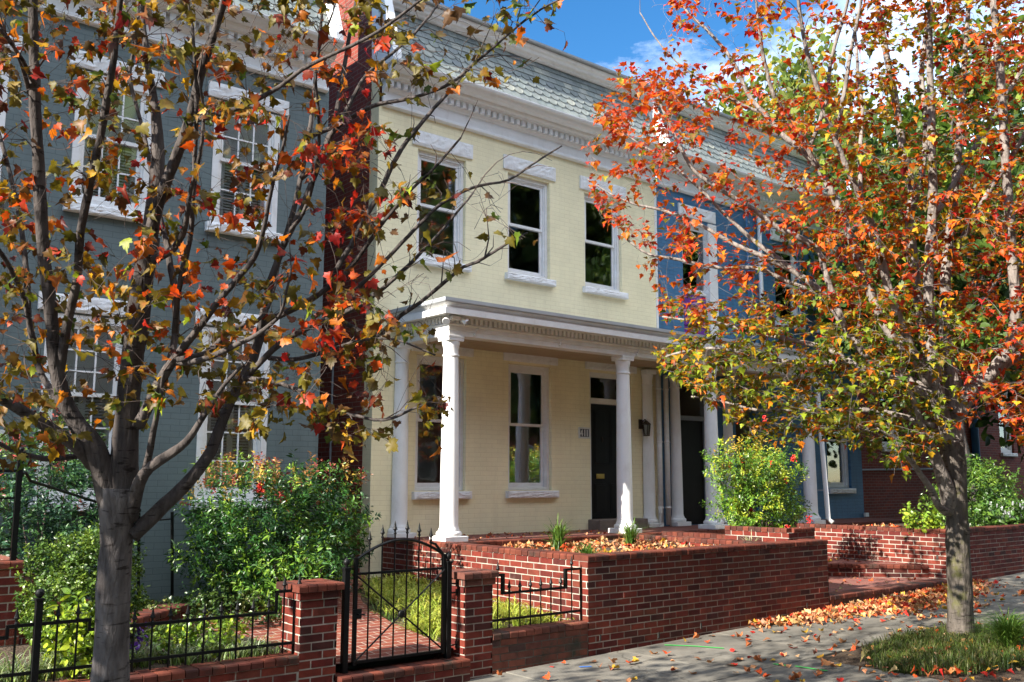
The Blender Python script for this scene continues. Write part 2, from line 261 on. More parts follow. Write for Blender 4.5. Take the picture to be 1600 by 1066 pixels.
# ------------------------------------------------------------------ builders
def org(p):
    o = Vector((0, 0, 0))
    while p is not None: o = o + p.location; p = p.parent
    return o
def tag(o, label=None, cat=None, group=None, kind=None):
    if label: o['label'] = label
    if cat: o['category'] = cat
    if group: o['group'] = group
    if kind: o['kind'] = kind
    return o
def thing(name, label, cat, loc=(0, 0, 0), group=None):
    o = bpy.data.objects.new(name, None); COL.objects.link(o); o.location = loc; o.empty_display_size = .2
    return tag(o, label, cat, group)
class MB:
    def __init__(s): s.v = []; s.f = []; s.m = []
    def face(s, pts, m=0):
        i = len(s.v); s.v += [tuple(p) for p in pts]; s.f.append(tuple(range(i, i+len(pts)))); s.m.append(m)
    def hexa(s, P, m=0):
        i = len(s.v); s.v += [tuple(p) for p in P]
        for q in ((0, 3, 2, 1), (4, 5, 6, 7), (0, 1, 5, 4), (1, 2, 6, 5), (2, 3, 7, 6), (3, 0, 4, 7)): s.f.append(tuple(i+k for k in q)); s.m.append(m)
    def box(s, x0, x1, y0, y1, z0, z1, m=0):
        s.hexa([(x0, y0, z0), (x1, y0, z0), (x1, y1, z0), (x0, y1, z0), (x0, y0, z1), (x1, y0, z1), (x1, y1, z1), (x0, y1, z1)], m)
    def obox(s, c, ux, uy, uz, m=0):
        c, ux, uy, uz = map(Vector, (c, ux, uy, uz))
        s.hexa([c+a*ux+b*uy+d*uz for d in (-1, 1) for a, b in ((-1, -1), (1, -1), (1, 1), (-1, 1))], m)
    def prism(s, prof, a, b, fn, m=0, caps=True):
        """profile swept between a and b; fn(u, v, t) -> point"""
        n = len(prof); i = len(s.v)
        s.v += [tuple(fn(u, v, a)) for u, v in prof] + [tuple(fn(u, v, b)) for u, v in prof]
        for k in range(n): s.f.append((i+k, i+(k+1) % n, i+n+(k+1) % n, i+n+k)); s.m.append(m)
        if caps: s.f.append(tuple(i+k for k in range(n))[::-1]); s.m.append(m); s.f.append(tuple(i+n+k for k in range(n))); s.m.append(m)
    def tube(s, pts, rad, n=8, m=0, cap=True):
        pts = [Vector(p) for p in pts]
        if not hasattr(rad, '__len__'): rad = [rad]*len(pts)
        i0 = len(s.v); prev = None
        for k, p in enumerate(pts):
            t = (pts[min(k+1, len(pts)-1)] - pts[max(k-1, 0)])
            if t.length < 1e-9: t = Vector((0, 0, 1))
            t.normalize()
            if prev is None: a = t.orthogonal().normalized()
            else:
                a = prev - t*prev.dot(t)
                a = a.normalized() if a.length > 1e-6 else t.orthogonal().normalized()
            prev = a; b = t.cross(a)
            for j in range(n):
                an = 2*math.pi*j/n; s.v.append(tuple(p + (a*math.cos(an) + b*math.sin(an))*rad[k]))
        for k in range(len(pts)-1):
            for j in range(n):
                s.f.append((i0+k*n+j, i0+k*n+(j+1) % n, i0+(k+1)*n+(j+1) % n, i0+(k+1)*n+j)); s.m.append(m)
        if cap:
            s.f.append(tuple(i0+j for j in range(n))[::-1]); s.m.append(m)
            e = i0+(len(pts)-1)*n; s.f.append(tuple(e+j for j in range(n))); s.m.append(m)
    def lathe(s, cx, cy, prof, n=24, m=0, a0=0, a1=2*math.pi):
        i0 = len(s.v); full = abs(a1-a0-2*math.pi) < 1e-6; c = n if full else n+1
        for r, z in prof:
            for j in range(c):
                a = a0+(a1-a0)*j/n; s.v.append((cx+r*math.cos(a), cy+r*math.sin(a), z))
        for k in range(len(prof)-1):
            for j in range(n):
                q = (j+1) % c
                s.f.append((i0+k*c+j, i0+k*c+q, i0+(k+1)*c+q, i0+(k+1)*c+j)); s.m.append(m)
        s.f.append(tuple(i0+(len(prof)-1)*c+j for j in range(c))); s.m.append(m)
        s.f.append(tuple(i0+j for j in range(c))[::-1]); s.m.append(m)
    def ball(s, c, r, n=8, m=0, sz=1):
        pr = [(max(1e-4, r*math.sin(math.pi*k/n)), c[2]-r*sz*math.cos(math.pi*k/n)) for k in range(n+1)]
        s.lathe(c[0], c[1], pr, n+2, m)
    def build(s, name, mats, parent=None, smooth=False, bevel=0):
        o0 = org(parent); me = bpy.data.meshes.new(name)
        me.from_pydata([(a-o0.x, b-o0.y, c-o0.z) for a, b, c in s.v], [], s.f)
        if not isinstance(mats, (list, tuple)): mats = [mats]
        for x in mats: me.materials.append(x)
        me.polygons.foreach_set('material_index', s.m)
        if smooth: me.polygons.foreach_set('use_smooth', [True]*len(s.f))
        me.update()
        o = bpy.data.objects.new(name, me); COL.objects.link(o)
        if parent is not None: o.parent = parent
        if smooth == 'auto' : pass
        if bevel:
            b = o.modifiers.new('edge', 'BEVEL'); b.width = bevel; b.segments = 2; b.limit_method = 'ANGLE'
        return o
def auto_smooth(o, ang=35):
    me = o.data
    try: me.set_sharp_from_angle(angle=R_(ang))
    except Exception: pass
    return o

BRL, BRH, JT = .203, .0667, .0112
def brick_face(mb, p, u, n, length, courses, z0, off=0, prot=.0035, m=0, dark=None, skip=None):
    """running-bond bricks of one wall face, each its own block let into the mortar core.
    p: lower corner on the core's face, u: direction along, n: outward"""
    p, u, n = Vector(p), Vector(u).normalized(), Vector(n).normalized()
    for c in range(courses):
        zb = z0 + c*BRH
        x = -BRL*(.5 if (c+off) % 2 else 0)
        while x < length-1e-4:
            a, b = max(0, x), min(length, x+BRL); x += BRL
            if b-a < .03: continue
            if skip and skip((a+b)/2, zb): continue
            a2 = a+(JT/2 if a > 0 else 0); b2 = b-(JT/2 if b < length else 0)
            pr = prot+rnd.uniform(-.0025, .0025); dz = rnd.uniform(-.0012, .0012)
            c0 = p+u*((a2+b2)/2)+n*(pr/2-.008)+Vector((0, 0, zb+BRH/2+dz-p.z))
            tl = rnd.uniform(-.0015, .0015)
            mb.obox(c0, u*((b2-a2)/2), n*((pr+.016)/2), Vector((0, 0, (BRH-JT)/2))+u*tl*0, m)
def header_cap(mb, p, u, n, length, z0, h=.057, depth=.205, pitch=.1016, out=.012, m=0, rounded=True):
    """row of headers laid across the wall top with a rounded nose on the outer edge"""
    p, u, n = Vector(p), Vector(u).normalized(), Vector(n).normalized()
    k = max(1, round(length/pitch)); pt = length/k
    for i in range(k):
        a = i*pt+.004; b = (i+1)*pt-.004; dz = rnd.uniform(-.0015, .0015); o_ = out+rnd.uniform(-.003, .003); r = .016
        prof = [(-depth, 0), (o_, 0), (o_, h-r), (o_-r*.3, h-r*.3), (o_-r, h), (-depth, h)] if rounded else [(-depth, 0), (o_, 0), (o_, h), (-depth, h)]
        mb.prism(prof, a, b, lambda s_, v, t: p+u*t+n*s_+Vector((0, 0, z0-p.z+v+dz)), m)

def leaf_mesh(name, base, d, nrm, size, colA, colB, shape, mat_, parent=None, fold=.12, curl=.18):
    """many leaves as one mesh. base/d/nrm: (n,3); size (n,); colA centre colour, colB edge colour"""
    n = len(base); pts, tris, edge = shape; V = len(pts)
    d = d/np.linalg.norm(d, axis=1, keepdims=True); s = np.cross(nrm, d); s /= np.linalg.norm(s, axis=1, keepdims=True)+1e-9; m_ = np.cross(d, s)
    fo = fold*(1+nr.normal(0, .7, n)); cu = curl*(1+nr.normal(0, .9, n))
    u = pts[:, 0][None, :]; v = pts[:, 1][None, :]
    h = np.abs(v)*fo[:, None]*1.6 - u*u*cu[:, None]
    P = base[:, None, :] + size[:, None, None]*(u[..., None]*d[:, None, :] + v[..., None]*s[:, None, :] + h[..., None]*m_[:, None, :])
    T = tris[None]+np.arange(n)[:, None, None]*V
    C = colA[:, None, :]*(1-edge[None, :, None]) + colB[:, None, :]*edge[None, :, None]
    o0 = org(parent); P = P.reshape(-1, 3)-np.array(o0)
    me = bpy.data.meshes.new(name); T = T.reshape(-1, 3)
    me.vertices.add(len(P)); me.vertices.foreach_set('co', P.astype(np.float32).ravel())
    me.loops.add(T.size); me.loops.foreach_set('vertex_index', T.astype(np.int32).ravel())
    me.polygons.add(len(T)); me.polygons.foreach_set('loop_start', np.arange(0, T.size, 3, dtype=np.int32)); me.polygons.foreach_set('loop_total', np.full(len(T), 3, np.int32))
    me.materials.append(mat_); me.update(calc_edges=True)
    at = me.attributes.new('tint', 'FLOAT_COLOR', 'POINT'); C4 = np.concatenate([C.reshape(-1, 3), np.ones((len(P), 1))], 1); at.data.foreach_set('color', C4.astype(np.float32).ravel())
    o = bpy.data.objects.new(name, me); COL.objects.link(o)
    if parent is not None: o.parent = parent
    return o
def mk_shape(half, tipx=1.0, cx=.32):
    up = half; lo = [(a, -b) for a, b in half[::-1]]
    ring = [(0, 0)]+up+[(tipx, 0)]+lo
    pts = np.array([(cx, 0)]+ring); n = len(ring)
    tris = np.array([(0, 1+i, 1+(i+1) % n) for i in range(n)])
    r = np.hypot(pts[:, 0]-cx, pts[:, 1]); edge = np.clip(r/r.max()*1.1, 0, 1); return pts, tris, edge
MAPLE = mk_shape([(-.05, .12), (-.12, .30), (.04, .33), (.12, .42), (.20, .58), (.30, .50), (.50, .60), (.50, .44), (.50, .29), (.62, .30), (.76, .22), (.76, .12)])
MAPLE_S = mk_shape([(-.10, .28), (.12, .40), (.36, .60), (.45, .34), (.66, .28), (.74, .12)])
LANCE = mk_shape([(.25, .17), (.6, .14)], 1.0, .45)
OVAL = mk_shape([(.15, .22), (.5, .33), (.85, .18)], 1.0, .5)

def blades(name, base, hgt, lean, width, colA, colB, parent=None, mat_=None):
    """arching grass blades: base (n,3), hgt (n,), lean (n,2) horizontal reach, width (n,)"""
    n = len(base); K = 5
    t = np.linspace(0, 1, K)
    P = np.zeros((n, K, 2, 3)); ln = np.linalg.norm(lean, axis=1, keepdims=True)+1e-6; side = np.stack([-lean[:, 1], lean[:, 0]], 1)/ln
    for k, a in enumerate(t):
        c = base.copy(); c[:, :2] += lean*(a**1.6); c[:, 2] += hgt*(1.55*a-.75*a*a*(1+ln[:, 0]*.6))
        wd = width*(1-a**2.2)*.5+.0004
        P[:, k, 0] = c; P[:, k, 0, :2] -= side*wd[:, None]; P[:, k, 1] = c; P[:, k, 1, :2] += side*wd[:, None]
    V = K*2; F_ = np.array([(2*k, 2*k+1, 2*k+3, 2*k+2) for k in range(K-1)])
    T = (F_[None]+np.arange(n)[:, None, None]*V).reshape(-1, 4)
    P = P.reshape(-1, 3)-np.array(org(parent)); me = bpy.data.meshes.new(name)
    me.vertices.add(len(P)); me.vertices.foreach_set('co', P.astype(np.float32).ravel())
    me.loops.add(T.size); me.loops.foreach_set('vertex_index', T.astype(np.int32).ravel())
    me.polygons.add(len(T)); me.polygons.foreach_set('loop_start', np.arange(0, T.size, 4, dtype=np.int32)); me.polygons.foreach_set('loop_total', np.full(len(T), 4, np.int32))
    me.materials.append(mat_ or M['blade']); me.update(calc_edges=True)
    tt = np.repeat(t, 2)[None, :, None]; C = colA[:, None, :]*(1-tt)+colB[:, None, :]*tt
    at = me.attributes.new('tint', 'FLOAT_COLOR', 'POINT'); at.data.foreach_set('color', np.concatenate([C.reshape(-1, 3), np.ones((len(P), 1))], 1).astype(np.float32).ravel())
    o = bpy.data.objects.new(name, me); COL.objects.link(o)
    if parent is not None: o.parent = parent
    return o
def pal(cols, n, w=None, jit=.15):
    c = np.array(cols); i = nr.choice(len(c), n, p=None if w is None else np.array(w)/np.sum(w))
    return np.clip(c[i]*(1+nr.normal(0, jit, (n, 1)))*(1+nr.normal(0, jit*.4, (n, 3))), .003, .95)
def rdir(n): v = nr.normal(0, 1, (n, 3)); return v/np.linalg.norm(v, axis=1, keepdims=True)

# ================================================================== SETTING
def sw(x):
    if x < 11: return -.085 + .0186*(max(x, -14)-5.77)
    return .0123 + .028*(min(x, 34)-11)
def yz(y): return .12 + .075*max(0, min(y, 13)-7.2)
def strip(name, xs, y0, y1, dz, m, kind='structure', ny=1, zf=sw):
    mb = MB()
    for a, b in zip(xs[:-1], xs[1:]):
        mb.face([(a, y0, zf(a)+dz), (b, y0, zf(b)+dz), (b, y1, zf(b)+dz), (a, y1, zf(a)+dz)])
    o = mb.build(name, m); tag(o, kind=kind); return o
XS = [-900, -60, -14]+list(range(-12, 36, 2))+[60, 900]
g = strip('ground', XS, -900, 900, -.34, noisy('far_ground', (.09, .085, .05), (.06, .07, .03), .5, .95, .2, 4))
strip('road', XS, -9.5, 3.62, -.16, noisy('asphalt', (.055, .055, .056), (.04, .04, .042), 3, .9, .5, 120))
mb = MB()
for a, b in zip(XS[1:-2], XS[2:-1]):
    P = lambda x, y, d: (x, y, sw(x)+d)
    mb.hexa([P(a, 3.62, -.3), P(b, 3.62, -.3), P(b, 3.78, -.3), P(a, 3.78, -.3), P(a, 3.62, -.012), P(b, 3.62, -.012), P(b, 3.78, .0), P(a, 3.78, .0)])
tag(mb.build('kerb', noisy('granite_kerb', (.30, .29, .28), (.22, .21, .2), 8, .85, .3, 60), bevel=.015), kind='structure')
strip('sidewalk_bed', XS, 3.78, 7.3, -.022, M['soil'])
# concrete slabs with tooled joints; one bay left open round the street tree
mb = MB(); px0 = (8.36, 11.2)
xs = [-14+1.52*k for k in range(34)]; ys = [3.785, 5.58, 7.28]
for a, b in zip(xs[:-1], xs[1:]):
    for c, d in zip(ys[:-1], ys[1:]):
        cells = [(a, b)]
        if c < 5 and b > px0[0] and a < px0[1]:
            cells = [q for q in ((a, px0[0]), (px0[1], b)) if q[1]-q[0] > .1]
        for e, f in cells:
            t = rnd.uniform(-.003, .003); g_ = .005
            mb.hexa([(e+g_, c+g_, sw(e)-.03), (f-g_, c+g_, sw(f)-.03), (f-g_, d-g_, sw(f)-.03), (e+g_, d-g_, sw(e)-.03), (e+g_, c+g_, sw(e)+t), (f-g_, c+g_, sw(f)+t), (f-g_, d-g_, sw(f)+t), (e+g_, d-g_, sw(e)+t)])
tag(mb.build('sidewalk', M['concrete'], bevel=.006), kind='structure')
# yard of the grey house: soil, rising to the house
mb = MB(); GX = np.linspace(-9, 6.84, 34); GY = np.linspace(7.25, 15, 26)
def yard(x, y):
    h = yz(y)+.012*math.sin(3.1*x+y)+.01*math.sin(5*y-2*x)
    if x < 3.9 and y < 9.2: h += .15*max(0, min(1, (3.75-x)/.3))*max(0, min(1, (9.2-y)/.8))
    if x > 5.0 and y < 10.3: h += .05*max(0, min(1, (x-5.2)/.5))
    return h
for i in range(33):
    for j in range(25): mb.face([(x, y, yard(x, y)) for x, y in ((GX[i], GY[j]), (GX[i+1], GY[j]), (GX[i+1], GY[j+1]), (GX[i], GY[j+1]))])
tag(mb.build('yard_soil', M['soil'], smooth=True), kind='structure')
# brick garden path from the gate to the passage between the houses
mb = MB(); L1 = [(4.02, 7.22), (3.86, 8.0), (3.45, 8.5), (3.0, 8.9), (3.3, 9.6), (4.6, 9.7), (5.35, 10.3), (5.6, 11.2), (5.6, 15)]
def pathpoly(y):
    le = np.interp(y, [7.2, 8.0, 8.6, 9.2, 9.7, 10.4, 11.2, 15], [4.0, 3.9, 3.4, 3.2, 4.6, 5.4, 5.58, 5.58])
    ri = np.interp(y, [7.2, 8.4, 9.5, 10.4, 11, 15], [5.24, 5.32, 5.62, 6.2, 6.6, 6.6]); return le, ri
yy = np.linspace(7.2, 15, 40)
for a, b in zip(yy[:-1], yy[1:]):
    (l0, r0), (l1, r1) = pathpoly(a), pathpoly(b); K = 6
    for k in range(K):
        q = lambda l, r, t: l+(r-l)*t
        mb.face([(q(l0, r0, k/K), a, yz(a)+.05), (q(l0, r0, (k+1)/K), a, yz(a)+.05), (q(l1, r1, (k+1)/K), b, yz(b)+.05), (q(l1, r1, k/K), b, yz(b)+.05)])
    mb.face([(l0, a, yz(a)-.1), (l0, a, yz(a)+.05), (l1, b, yz(b)+.05), (l1, b, yz(b)-.1)]); mb.face([(r0, a, yz(a)-.1), (r1, b, yz(b)-.1), (r1, b, yz(b)+.05), (r0, a, yz(a)+.05)])
tag(mb.build('garden_path', M['paver']), kind='structure')
# survey marks sprayed on the slabs
for nm, pts, wd, mt, lab in (('survey_mark', [(7.82, 6.98), (8.0, 6.72), (8.12, 6.44)], .035, 'paint_green', 'green survey paint line on the sidewalk close to the long planter wall'),
                        ('survey_mark', [(7.84, 5.64), (7.86, 5.5)], .03, 'paint_green', 'short green paint dash on the sidewalk between two lines of fallen leaves'),
                        ('survey_mark', [(7.9, 5.44), (7.93, 5.12)], .03, 'paint_green', 'green survey paint line on the sidewalk nearest the tree grass'),
                        ('survey_mark', [(7.62, 4.62), (7.72, 4.45)], .035, 'paint_green', 'green paint blot at the near edge of the sidewalk'),
                        ('survey_mark', [(6.40, 6.78), (6.50, 6.72)], .05, 'paint_blue', 'small blue paint spot on the sidewalk below the low wall')):
    mb = MB()
    for (a, b), (c, d) in zip(pts[:-1], pts[1:]):
        ux, uy = c-a, d-b; l = math.hypot(ux, uy); nx, ny = -uy/l*wd/2, ux/l*wd/2
        mb.face([(a+nx, b+ny, sw(a)+.007), (a-nx, b-ny, sw(a)+.007), (c-nx, d-ny, sw(c)+.007), (c+nx, d+ny, sw(c)+.007)])
    tag(mb.build(nm, M[mt]), lab, 'paint mark', 'survey paint on the sidewalk')

# ================================================================== HOUSES
def wall_front(mb, x0, x1, z0, z1, Y, holes, reveal=.13, m=0, mroom=1, room=.9):
    xs = sorted({x0, x1, *[h[0] for h in holes], *[h[1] for h in holes]}); zs = sorted({z0, z1, *[h[2] for h in holes], *[h[3] for h in holes]})
    for a, b in zip(xs[:-1], xs[1:]):
        for c, d in zip(zs[:-1], zs[1:]):
            if any(h[0] <= (a+b)/2 <= h[1] and h[2] <= (c+d)/2 <= h[3] for h in holes): continue
            mb.face([(a, Y, c), (b, Y, c), (b, Y, d), (a, Y, d)], m)
    for a, b, c, d in holes:
        e = Y+reveal
        mb.face([(a, Y, c), (a, e, c), (b, e, c), (b, Y, c)], m); mb.face([(a, Y, d), (b, Y, d), (b, e, d), (a, e, d)], m)
        mb.face([(a, Y, c), (a, Y, d), (a, e, d), (a, e, c)], m); mb.face([(b, Y, c), (b, e, c), (b, e, d), (b, Y, d)], m)
        f = e+room; a2, b2, c2, d2 = a-.25, b+.25, c-.2, d+.15
        mb.face([(a2, f, c2), (b2, f, c2), (b2, f, d2), (a2, f, d2)], mroom); mb.face([(a2, e, c2), (a2, f, c2), (a2, f, d2), (a2, e, d2)], mroom)
        mb.face([(b2, e, c2), (b2, e, d2), (b2, f, d2), (b2, f, c2)], mroom); mb.face([(a2, e, c2), (b2, e, c2), (b2, f, c2), (a2, f, c2)], mroom); mb.face([(a2, e, d2), (a2, f, d2), (b2, f, d2), (b2, e, d2)], mroom)
        # plaster ring that closes the room towards the wall
        for q in (((a2, c2), (b2, c2), (b, c), (a, c)), ((b2, c2), (b2, d2), (b, d), (b, c)), ((b2, d2), (a2, d2), (a, d), (b, d)), ((a2, d2), (a2, c2), (a, c), (a, d))): mb.face([(x, e+.001, z) for x, z in q], mroom)
def rough_stone(name, x0, x1, y0, y1, z0, z1, parent, mat_, amp=.011, seed=0):
    """rock-faced lintel or sill: drafted edges, broken middle of the face"""
    r = random.Random(seed+int(x0*100)+int(z0*77)); mb = MB(); nx, nz = 18, 6
    P = [[None]*(nz+1) for _ in range(nx+1)]
    for i in range(nx+1):
        for k in range(nz+1):
            e = 0 if i in (0, nx) or k in (0, nz) else 1
            P[i][k] = (x0+(x1-x0)*i/nx, y0-(amp*(.4+r.random()*1.2) if e else 0), z0+(z1-z0)*k/nz+(r.uniform(-.008, .008) if e else 0))
    for i in range(nx):
        for k in range(nz): mb.face([P[i][k], P[i+1][k], P[i+1][k+1], P[i][k+1]])
    for i in range(nx):
        mb.face([P[i][0], (P[i][0][0], y1, z0), (P[i+1][0][0], y1, z0), P[i+1][0]]); mb.face([P[i][nz], P[i+1][nz], (P[i+1][nz][0], y1, z1), (P[i][nz][0], y1, z1)])
    for k in range(nz):
        mb.face([P[0][k], P[0][k+1], (x0, y1, P[0][k+1][2]), (x0, y1, P[0][k][2])]); mb.face([P[nx][k], (x1, y1, P[nx][k][2]), (x1, y1, P[nx][k+1][2]), P[nx][k+1]])
    return mb.build(name, mat_, parent)
def window(house, x0, x1, z0, z1, Y, lintel=None, sill=None, grid=None, blind=None, mid=None, casing=.055, rev=.13, mt='trim', shade=0):
    """double-hung sash in its opening: casing, two sashes, panes, stone lintel and sill"""
    mb = MB(); d0, d1 = Y+rev-.075, Y+rev+.03; c = casing; e = .002
    for a, b, p, q in ((x0+e, x0+c, z0+e, z1-e), (x1-c, x1-e, z0+e, z1-e), (x0+c, x1-c, z1-c*1.1, z1-e), (x0+c, x1-c, z0+e, z0+c*.9)): mb.box(a, b, d0, d1, p, q)
    # stepped inner moulding
    s = .022
    for a, b, p, q in ((x0+c, x0+c+s, z0+c*.9, z1-c*1.1), (x1-c-s, x1-c, z0+c*.9, z1-c*1.1), (x0+c+s, x1-c-s, z1-c*1.1-s, z1-c*1.1)): mb.box(a, b, d0+.02, d1, p, q)
    f = mb.build('window', M[mt], house, bevel=.003)
    zm = mid if mid else (z0+z1)/2; r = .04
    gx0, gx1 = x0+c+s, x1-c-s
    for nm, za, zb, dy in (('upper_sash', zm-.02, z1-c*1.1-s, .035), ('lower_sash', z0+c*.9, zm+.02, .062)):
        sb = MB(); a, b = gx0+.001, gx1-.001; y0, y1 = d0+dy, d0+dy+.026
        for p in ((a, a+r, za, zb), (b-r, b, za, zb), (a+r, b-r, zb-r, zb), (a+r, b-r, za, za+r*(1.5 if nm[0] == 'l' else 1))): sb.box(p[0], p[1], y0, y1, p[2], p[3])
        if grid:
            nx, nz = grid
            for k in range(1, nx): xx = a+r+(b-a-2*r)*k/nx; sb.box(xx-.009, xx+.009, y0+.004, y1-.003, za+r, zb-r)
            for k in range(1, nz): zz = za+r+(zb-za-2*r)*k/nz; sb.box(a+r, b-r, y0+.005, y1-.004, zz-.009, zz+.009)
        sash = sb.build(nm, M[mt], f)
        pb = MB(); pb.box(a+r, b-r, y0+.012, y0+.016, za+r, zb-r); pb.build('pane', M['glass'], f)
        if shade:   # white shutters close behind the glass: closed above, louvres half open below
            zb0, zb1 = za+r+.002, zb-r-.002; bb = MB(); yb = y0+.0225
            if nm[0] == 'u': bb.box(a+r, b-r, yb, yb+.006, zb0, zb1)
            else:
                for q0, q1 in ((a+r, a+r+.05), ((a+b)/2-.035, (a+b)/2+.035), (b-r-.05, b-r)): bb.box(q0, q1, yb, yb+.012, zb0, zb1)
                zz = zb0+.02
                while zz < zb1-.02: bb.obox(((a+b)/2, yb+.018, zz), ((b-a)/2-r, 0, 0), (0, .010, .011), (0, -.0012, .0012)); zz += .034
            bb.build('shutter', M['blind'], f)
    if blind and not shade:
        top, bot = blind; bb = MB(); zz = z1-.06; stop = z1-(z1-z0)*bot; k = 0
        while zz > stop:
            bb.obox(((gx0+gx1)/2, d1+.05, zz), ((gx1-gx0)/2-.005, 0, 0), (0, .012, .010 if shade else .006), (0, -.0003, .0012)); zz -= .028 if not shade else .023
        bb.build('window_blind', M['blind'], f)
    if lintel: rough_stone('lintel', lintel[0], lintel[1], Y-lintel[4] if len(lintel) > 4 else Y-.03, Y+.05, lintel[2], lintel[3], f, M['stone'])
    if sill: rough_stone('sill', sill[0], sill[1], Y-.075, Y+.05, sill[2], sill[3], f, M['stone'], .012)
    return f
def comb(mb, s0, pitch, wid, n, zb, zt, ztop, fn, depth):
    """one toothed strip: dentils hanging from a thin fillet"""
    pr = [(s0, ztop)]
    for k in range(n): a = s0+k*pitch; pr += [(a, zt), (a, zb), (a+wid, zb), (a+wid, zt)] if k else [(a, zb), (a+wid, zb), (a+wid, zt)]
    pr.append((pr[-1][0], ztop)); mb.prism(pr, 0, depth, lambda u, v, t: fn(u, v, t))
def cornice(house, x0, x1, Y, dz=0, e0=True):
    """boxed cornice with dentils, slate mansard and crown moulding, as parts of the house"""
    mb = MB(); f = lambda u, v, t: (t, Y-u, v+dz)
    mb.prism([(0.0, 6.86), (.045, 6.86), (.07, 6.875), (.07, 6.905), (.045, 6.925), (.045, 7.075), (.075, 7.09), (.09, 7.115), (.10, 7.12), (.10, 7.225), (0.0, 7.225)], x0, x1, f)
    mb.prism([(0.0, 7.226), (.19, 7.226), (.20, 7.245), (.235, 7.262), (.25, 7.285), (.25, 7.298), (.34, 7.305), (.375, 7.33), (.395, 7.36), (.43, 7.372), (.445, 7.40), (.445, 7.415), (.0, 7.43)], x0-.02, x1+.0, f)
    mb.build('cornice', M['white'], house)
    db = MB(); n = int((x1-x0)/.115); comb(db, x0+.03, .115, .062, n, 7.13+dz, 7.215+dz, 7.2255+dz, lambda s_, z, d: (s_, Y-.10-d, z), .065)
    db.build('dentil_course', M['white'], house)
    # slates: courses of square and fish-scale tiles on the slope
    ya, za, yb, zb = Y-.23, 7.43, Y+.24, 8.50
    sx = MB(); ln = math.hypot(yb-ya, zb-za); ty, tz = (yb-ya)/ln, (zb-za)/ln; ny, nz = -tz, ty
    nrow = 9; eh = ln/nrow; kinds = 'ssffffsss'
    sb = MB(); sb.prism([(ya, za), (ya+.02, za-.04), (yb+.3, za-.04), (yb+.3, zb), (yb, zb)], x0, x1, lambda u, v, t: (t, u, v+dz)); sb.build('roof_backing', M['slate_under'], house)
    for r in range(nrow):
        wd = .178; x = x0-(wd/2 if r % 2 else 0)
        while x < x1:
            a, b = max(x0, x)+.002, min(x1, x+wd)-.002; x += wd
            if b-a < .03: continue
            s0 = r*eh-.02; s1 = (r+1)*eh+.02; lift0, lift1 = .020+rnd.uniform(0, .004), .006
            P = lambda xx, ss, l: (xx, ya+ty*ss+ny*l, za+tz*ss+nz*l+dz)
            if kinds[r] == 'f' and b-a > .12:
                c = (a+b)/2; R = (b-a)/2; low = [(c+R*math.cos(math.pi+math.pi*k/8), s0+R*.75-R*.85*abs(math.sin(math.pi*k/8))) for k in range(9)]
                front = [P(xx, ss, lift0) for xx, ss in low]+[P(b, s1, lift1), P(a, s1, lift1)]
                back = [P(xx, ss, lift0-.010) for xx, ss in low]
            else:
                j = rnd.uniform(-.004, .004); low = [(a, s0+j), (b, s0+j)]; front = [P(xx, ss, lift0) for xx, ss in low]+[P(b, s1, lift1), P(a, s1, lift1)]; back = [P(xx, ss, lift0-.010) for xx, ss in low]
            i = len(sx.v); sx.v += front+back; nf = len(front); sx.f.append(tuple(range(i, i+nf))); sx.m.append(0)
            for k in range(len(low)-1): sx.f.append((i+k, i+nf+k, i+nf+k+1, i+k+1)); sx.m.append(0)
    sx.build('slates', M['slate'], house)
    cb = MB(); o = zb+dz
    cb.prism([(-.35, o-.01), (.10-.30, o-.012), (.14-.30, o+.0), (.15-.30, o+.035), (.20-.30, o+.045), (.215-.30, o+.085), (.25-.30, o+.10), (.27-.30, o+.135), (.27-.30, o+.15), (-.35, o+.16)], x0-.02, x1, lambda u, v, t: (t, Y-u, v))
    cb.build('roof_crown', M['white'], house)
    tb = MB(); tb.prism([(-.34, o+.165), (.03, o+.165), (.035, o+.195), (-.34, o+.20)], x0-.03, x1, lambda u, v, t: (t, Y-u, v)); tb.prism([(-2.5, o+.15), (-.345, o+.15), (-.345, o+.185), (-2.5, o+.24)], x0, x1, lambda u, v, t: (t, Y-u, v)); tb.build('roof', M['metal_roof'], house)
def rake(house, x, Y, dz=0, w=.12, top=.22):
    """raised white board that closes the mansard at a party wall"""
    mb = MB(); mb.prism([(-.10+.02, 7.40), (.33, 7.42), (.34, 7.55), (-.14, 8.68+top), (-.30, 8.70+top), (-.30, 7.4)], x-w/2, x+w/2, lambda u, v, t: (t, Y-u, v+dz)); mb.build('rake_board', M['white'], house)

YC, YG = 11.0, 10.5
# ---------------- cream house
cream = thing('cream_house', 'cream painted brick row house with slate mansard roof and white cornice', 'house', (9.4, 11, .4))
W1 = (8.97, 9.83, 1.52, 3.41); W0 = (7.32, 8.18, 1.52, 3.41); DR = (10.66, 11.62, .90, 3.41)
U0 = (7.28, 8.14, 4.80, 6.39); U1 = (8.95, 9.81, 4.80, 6.39); U2 = (10.58, 11.44, 4.80, 6.39)
mb = MB(); wall_front(mb, 6.62, 12.33, -.3, 6.9, YC, [W0, W1, DR, U0, U1, U2]); mb.build('wall', [M['cream'], M['room']], cream)
mb = MB(); mb.face([(6.62, YC, -.3), (6.62, YC, 7.4), (6.62, 11.22, 7.4), (6.62, 11.22, -.3)]); mb.build('corner_return', M['cream_side'], cream)
mb = MB(); P = [(6.615, 11.22, -.3), (6.615, 22, -.3), (6.615, 22, 8.55), (6.615, 11.62, 9.15), (6.615, 11.30, 9.05), (6.615, 11.22, 7.4)]; mb.face(P); mb.face([(6.85, y, z) for _, y, z in P][::-1])
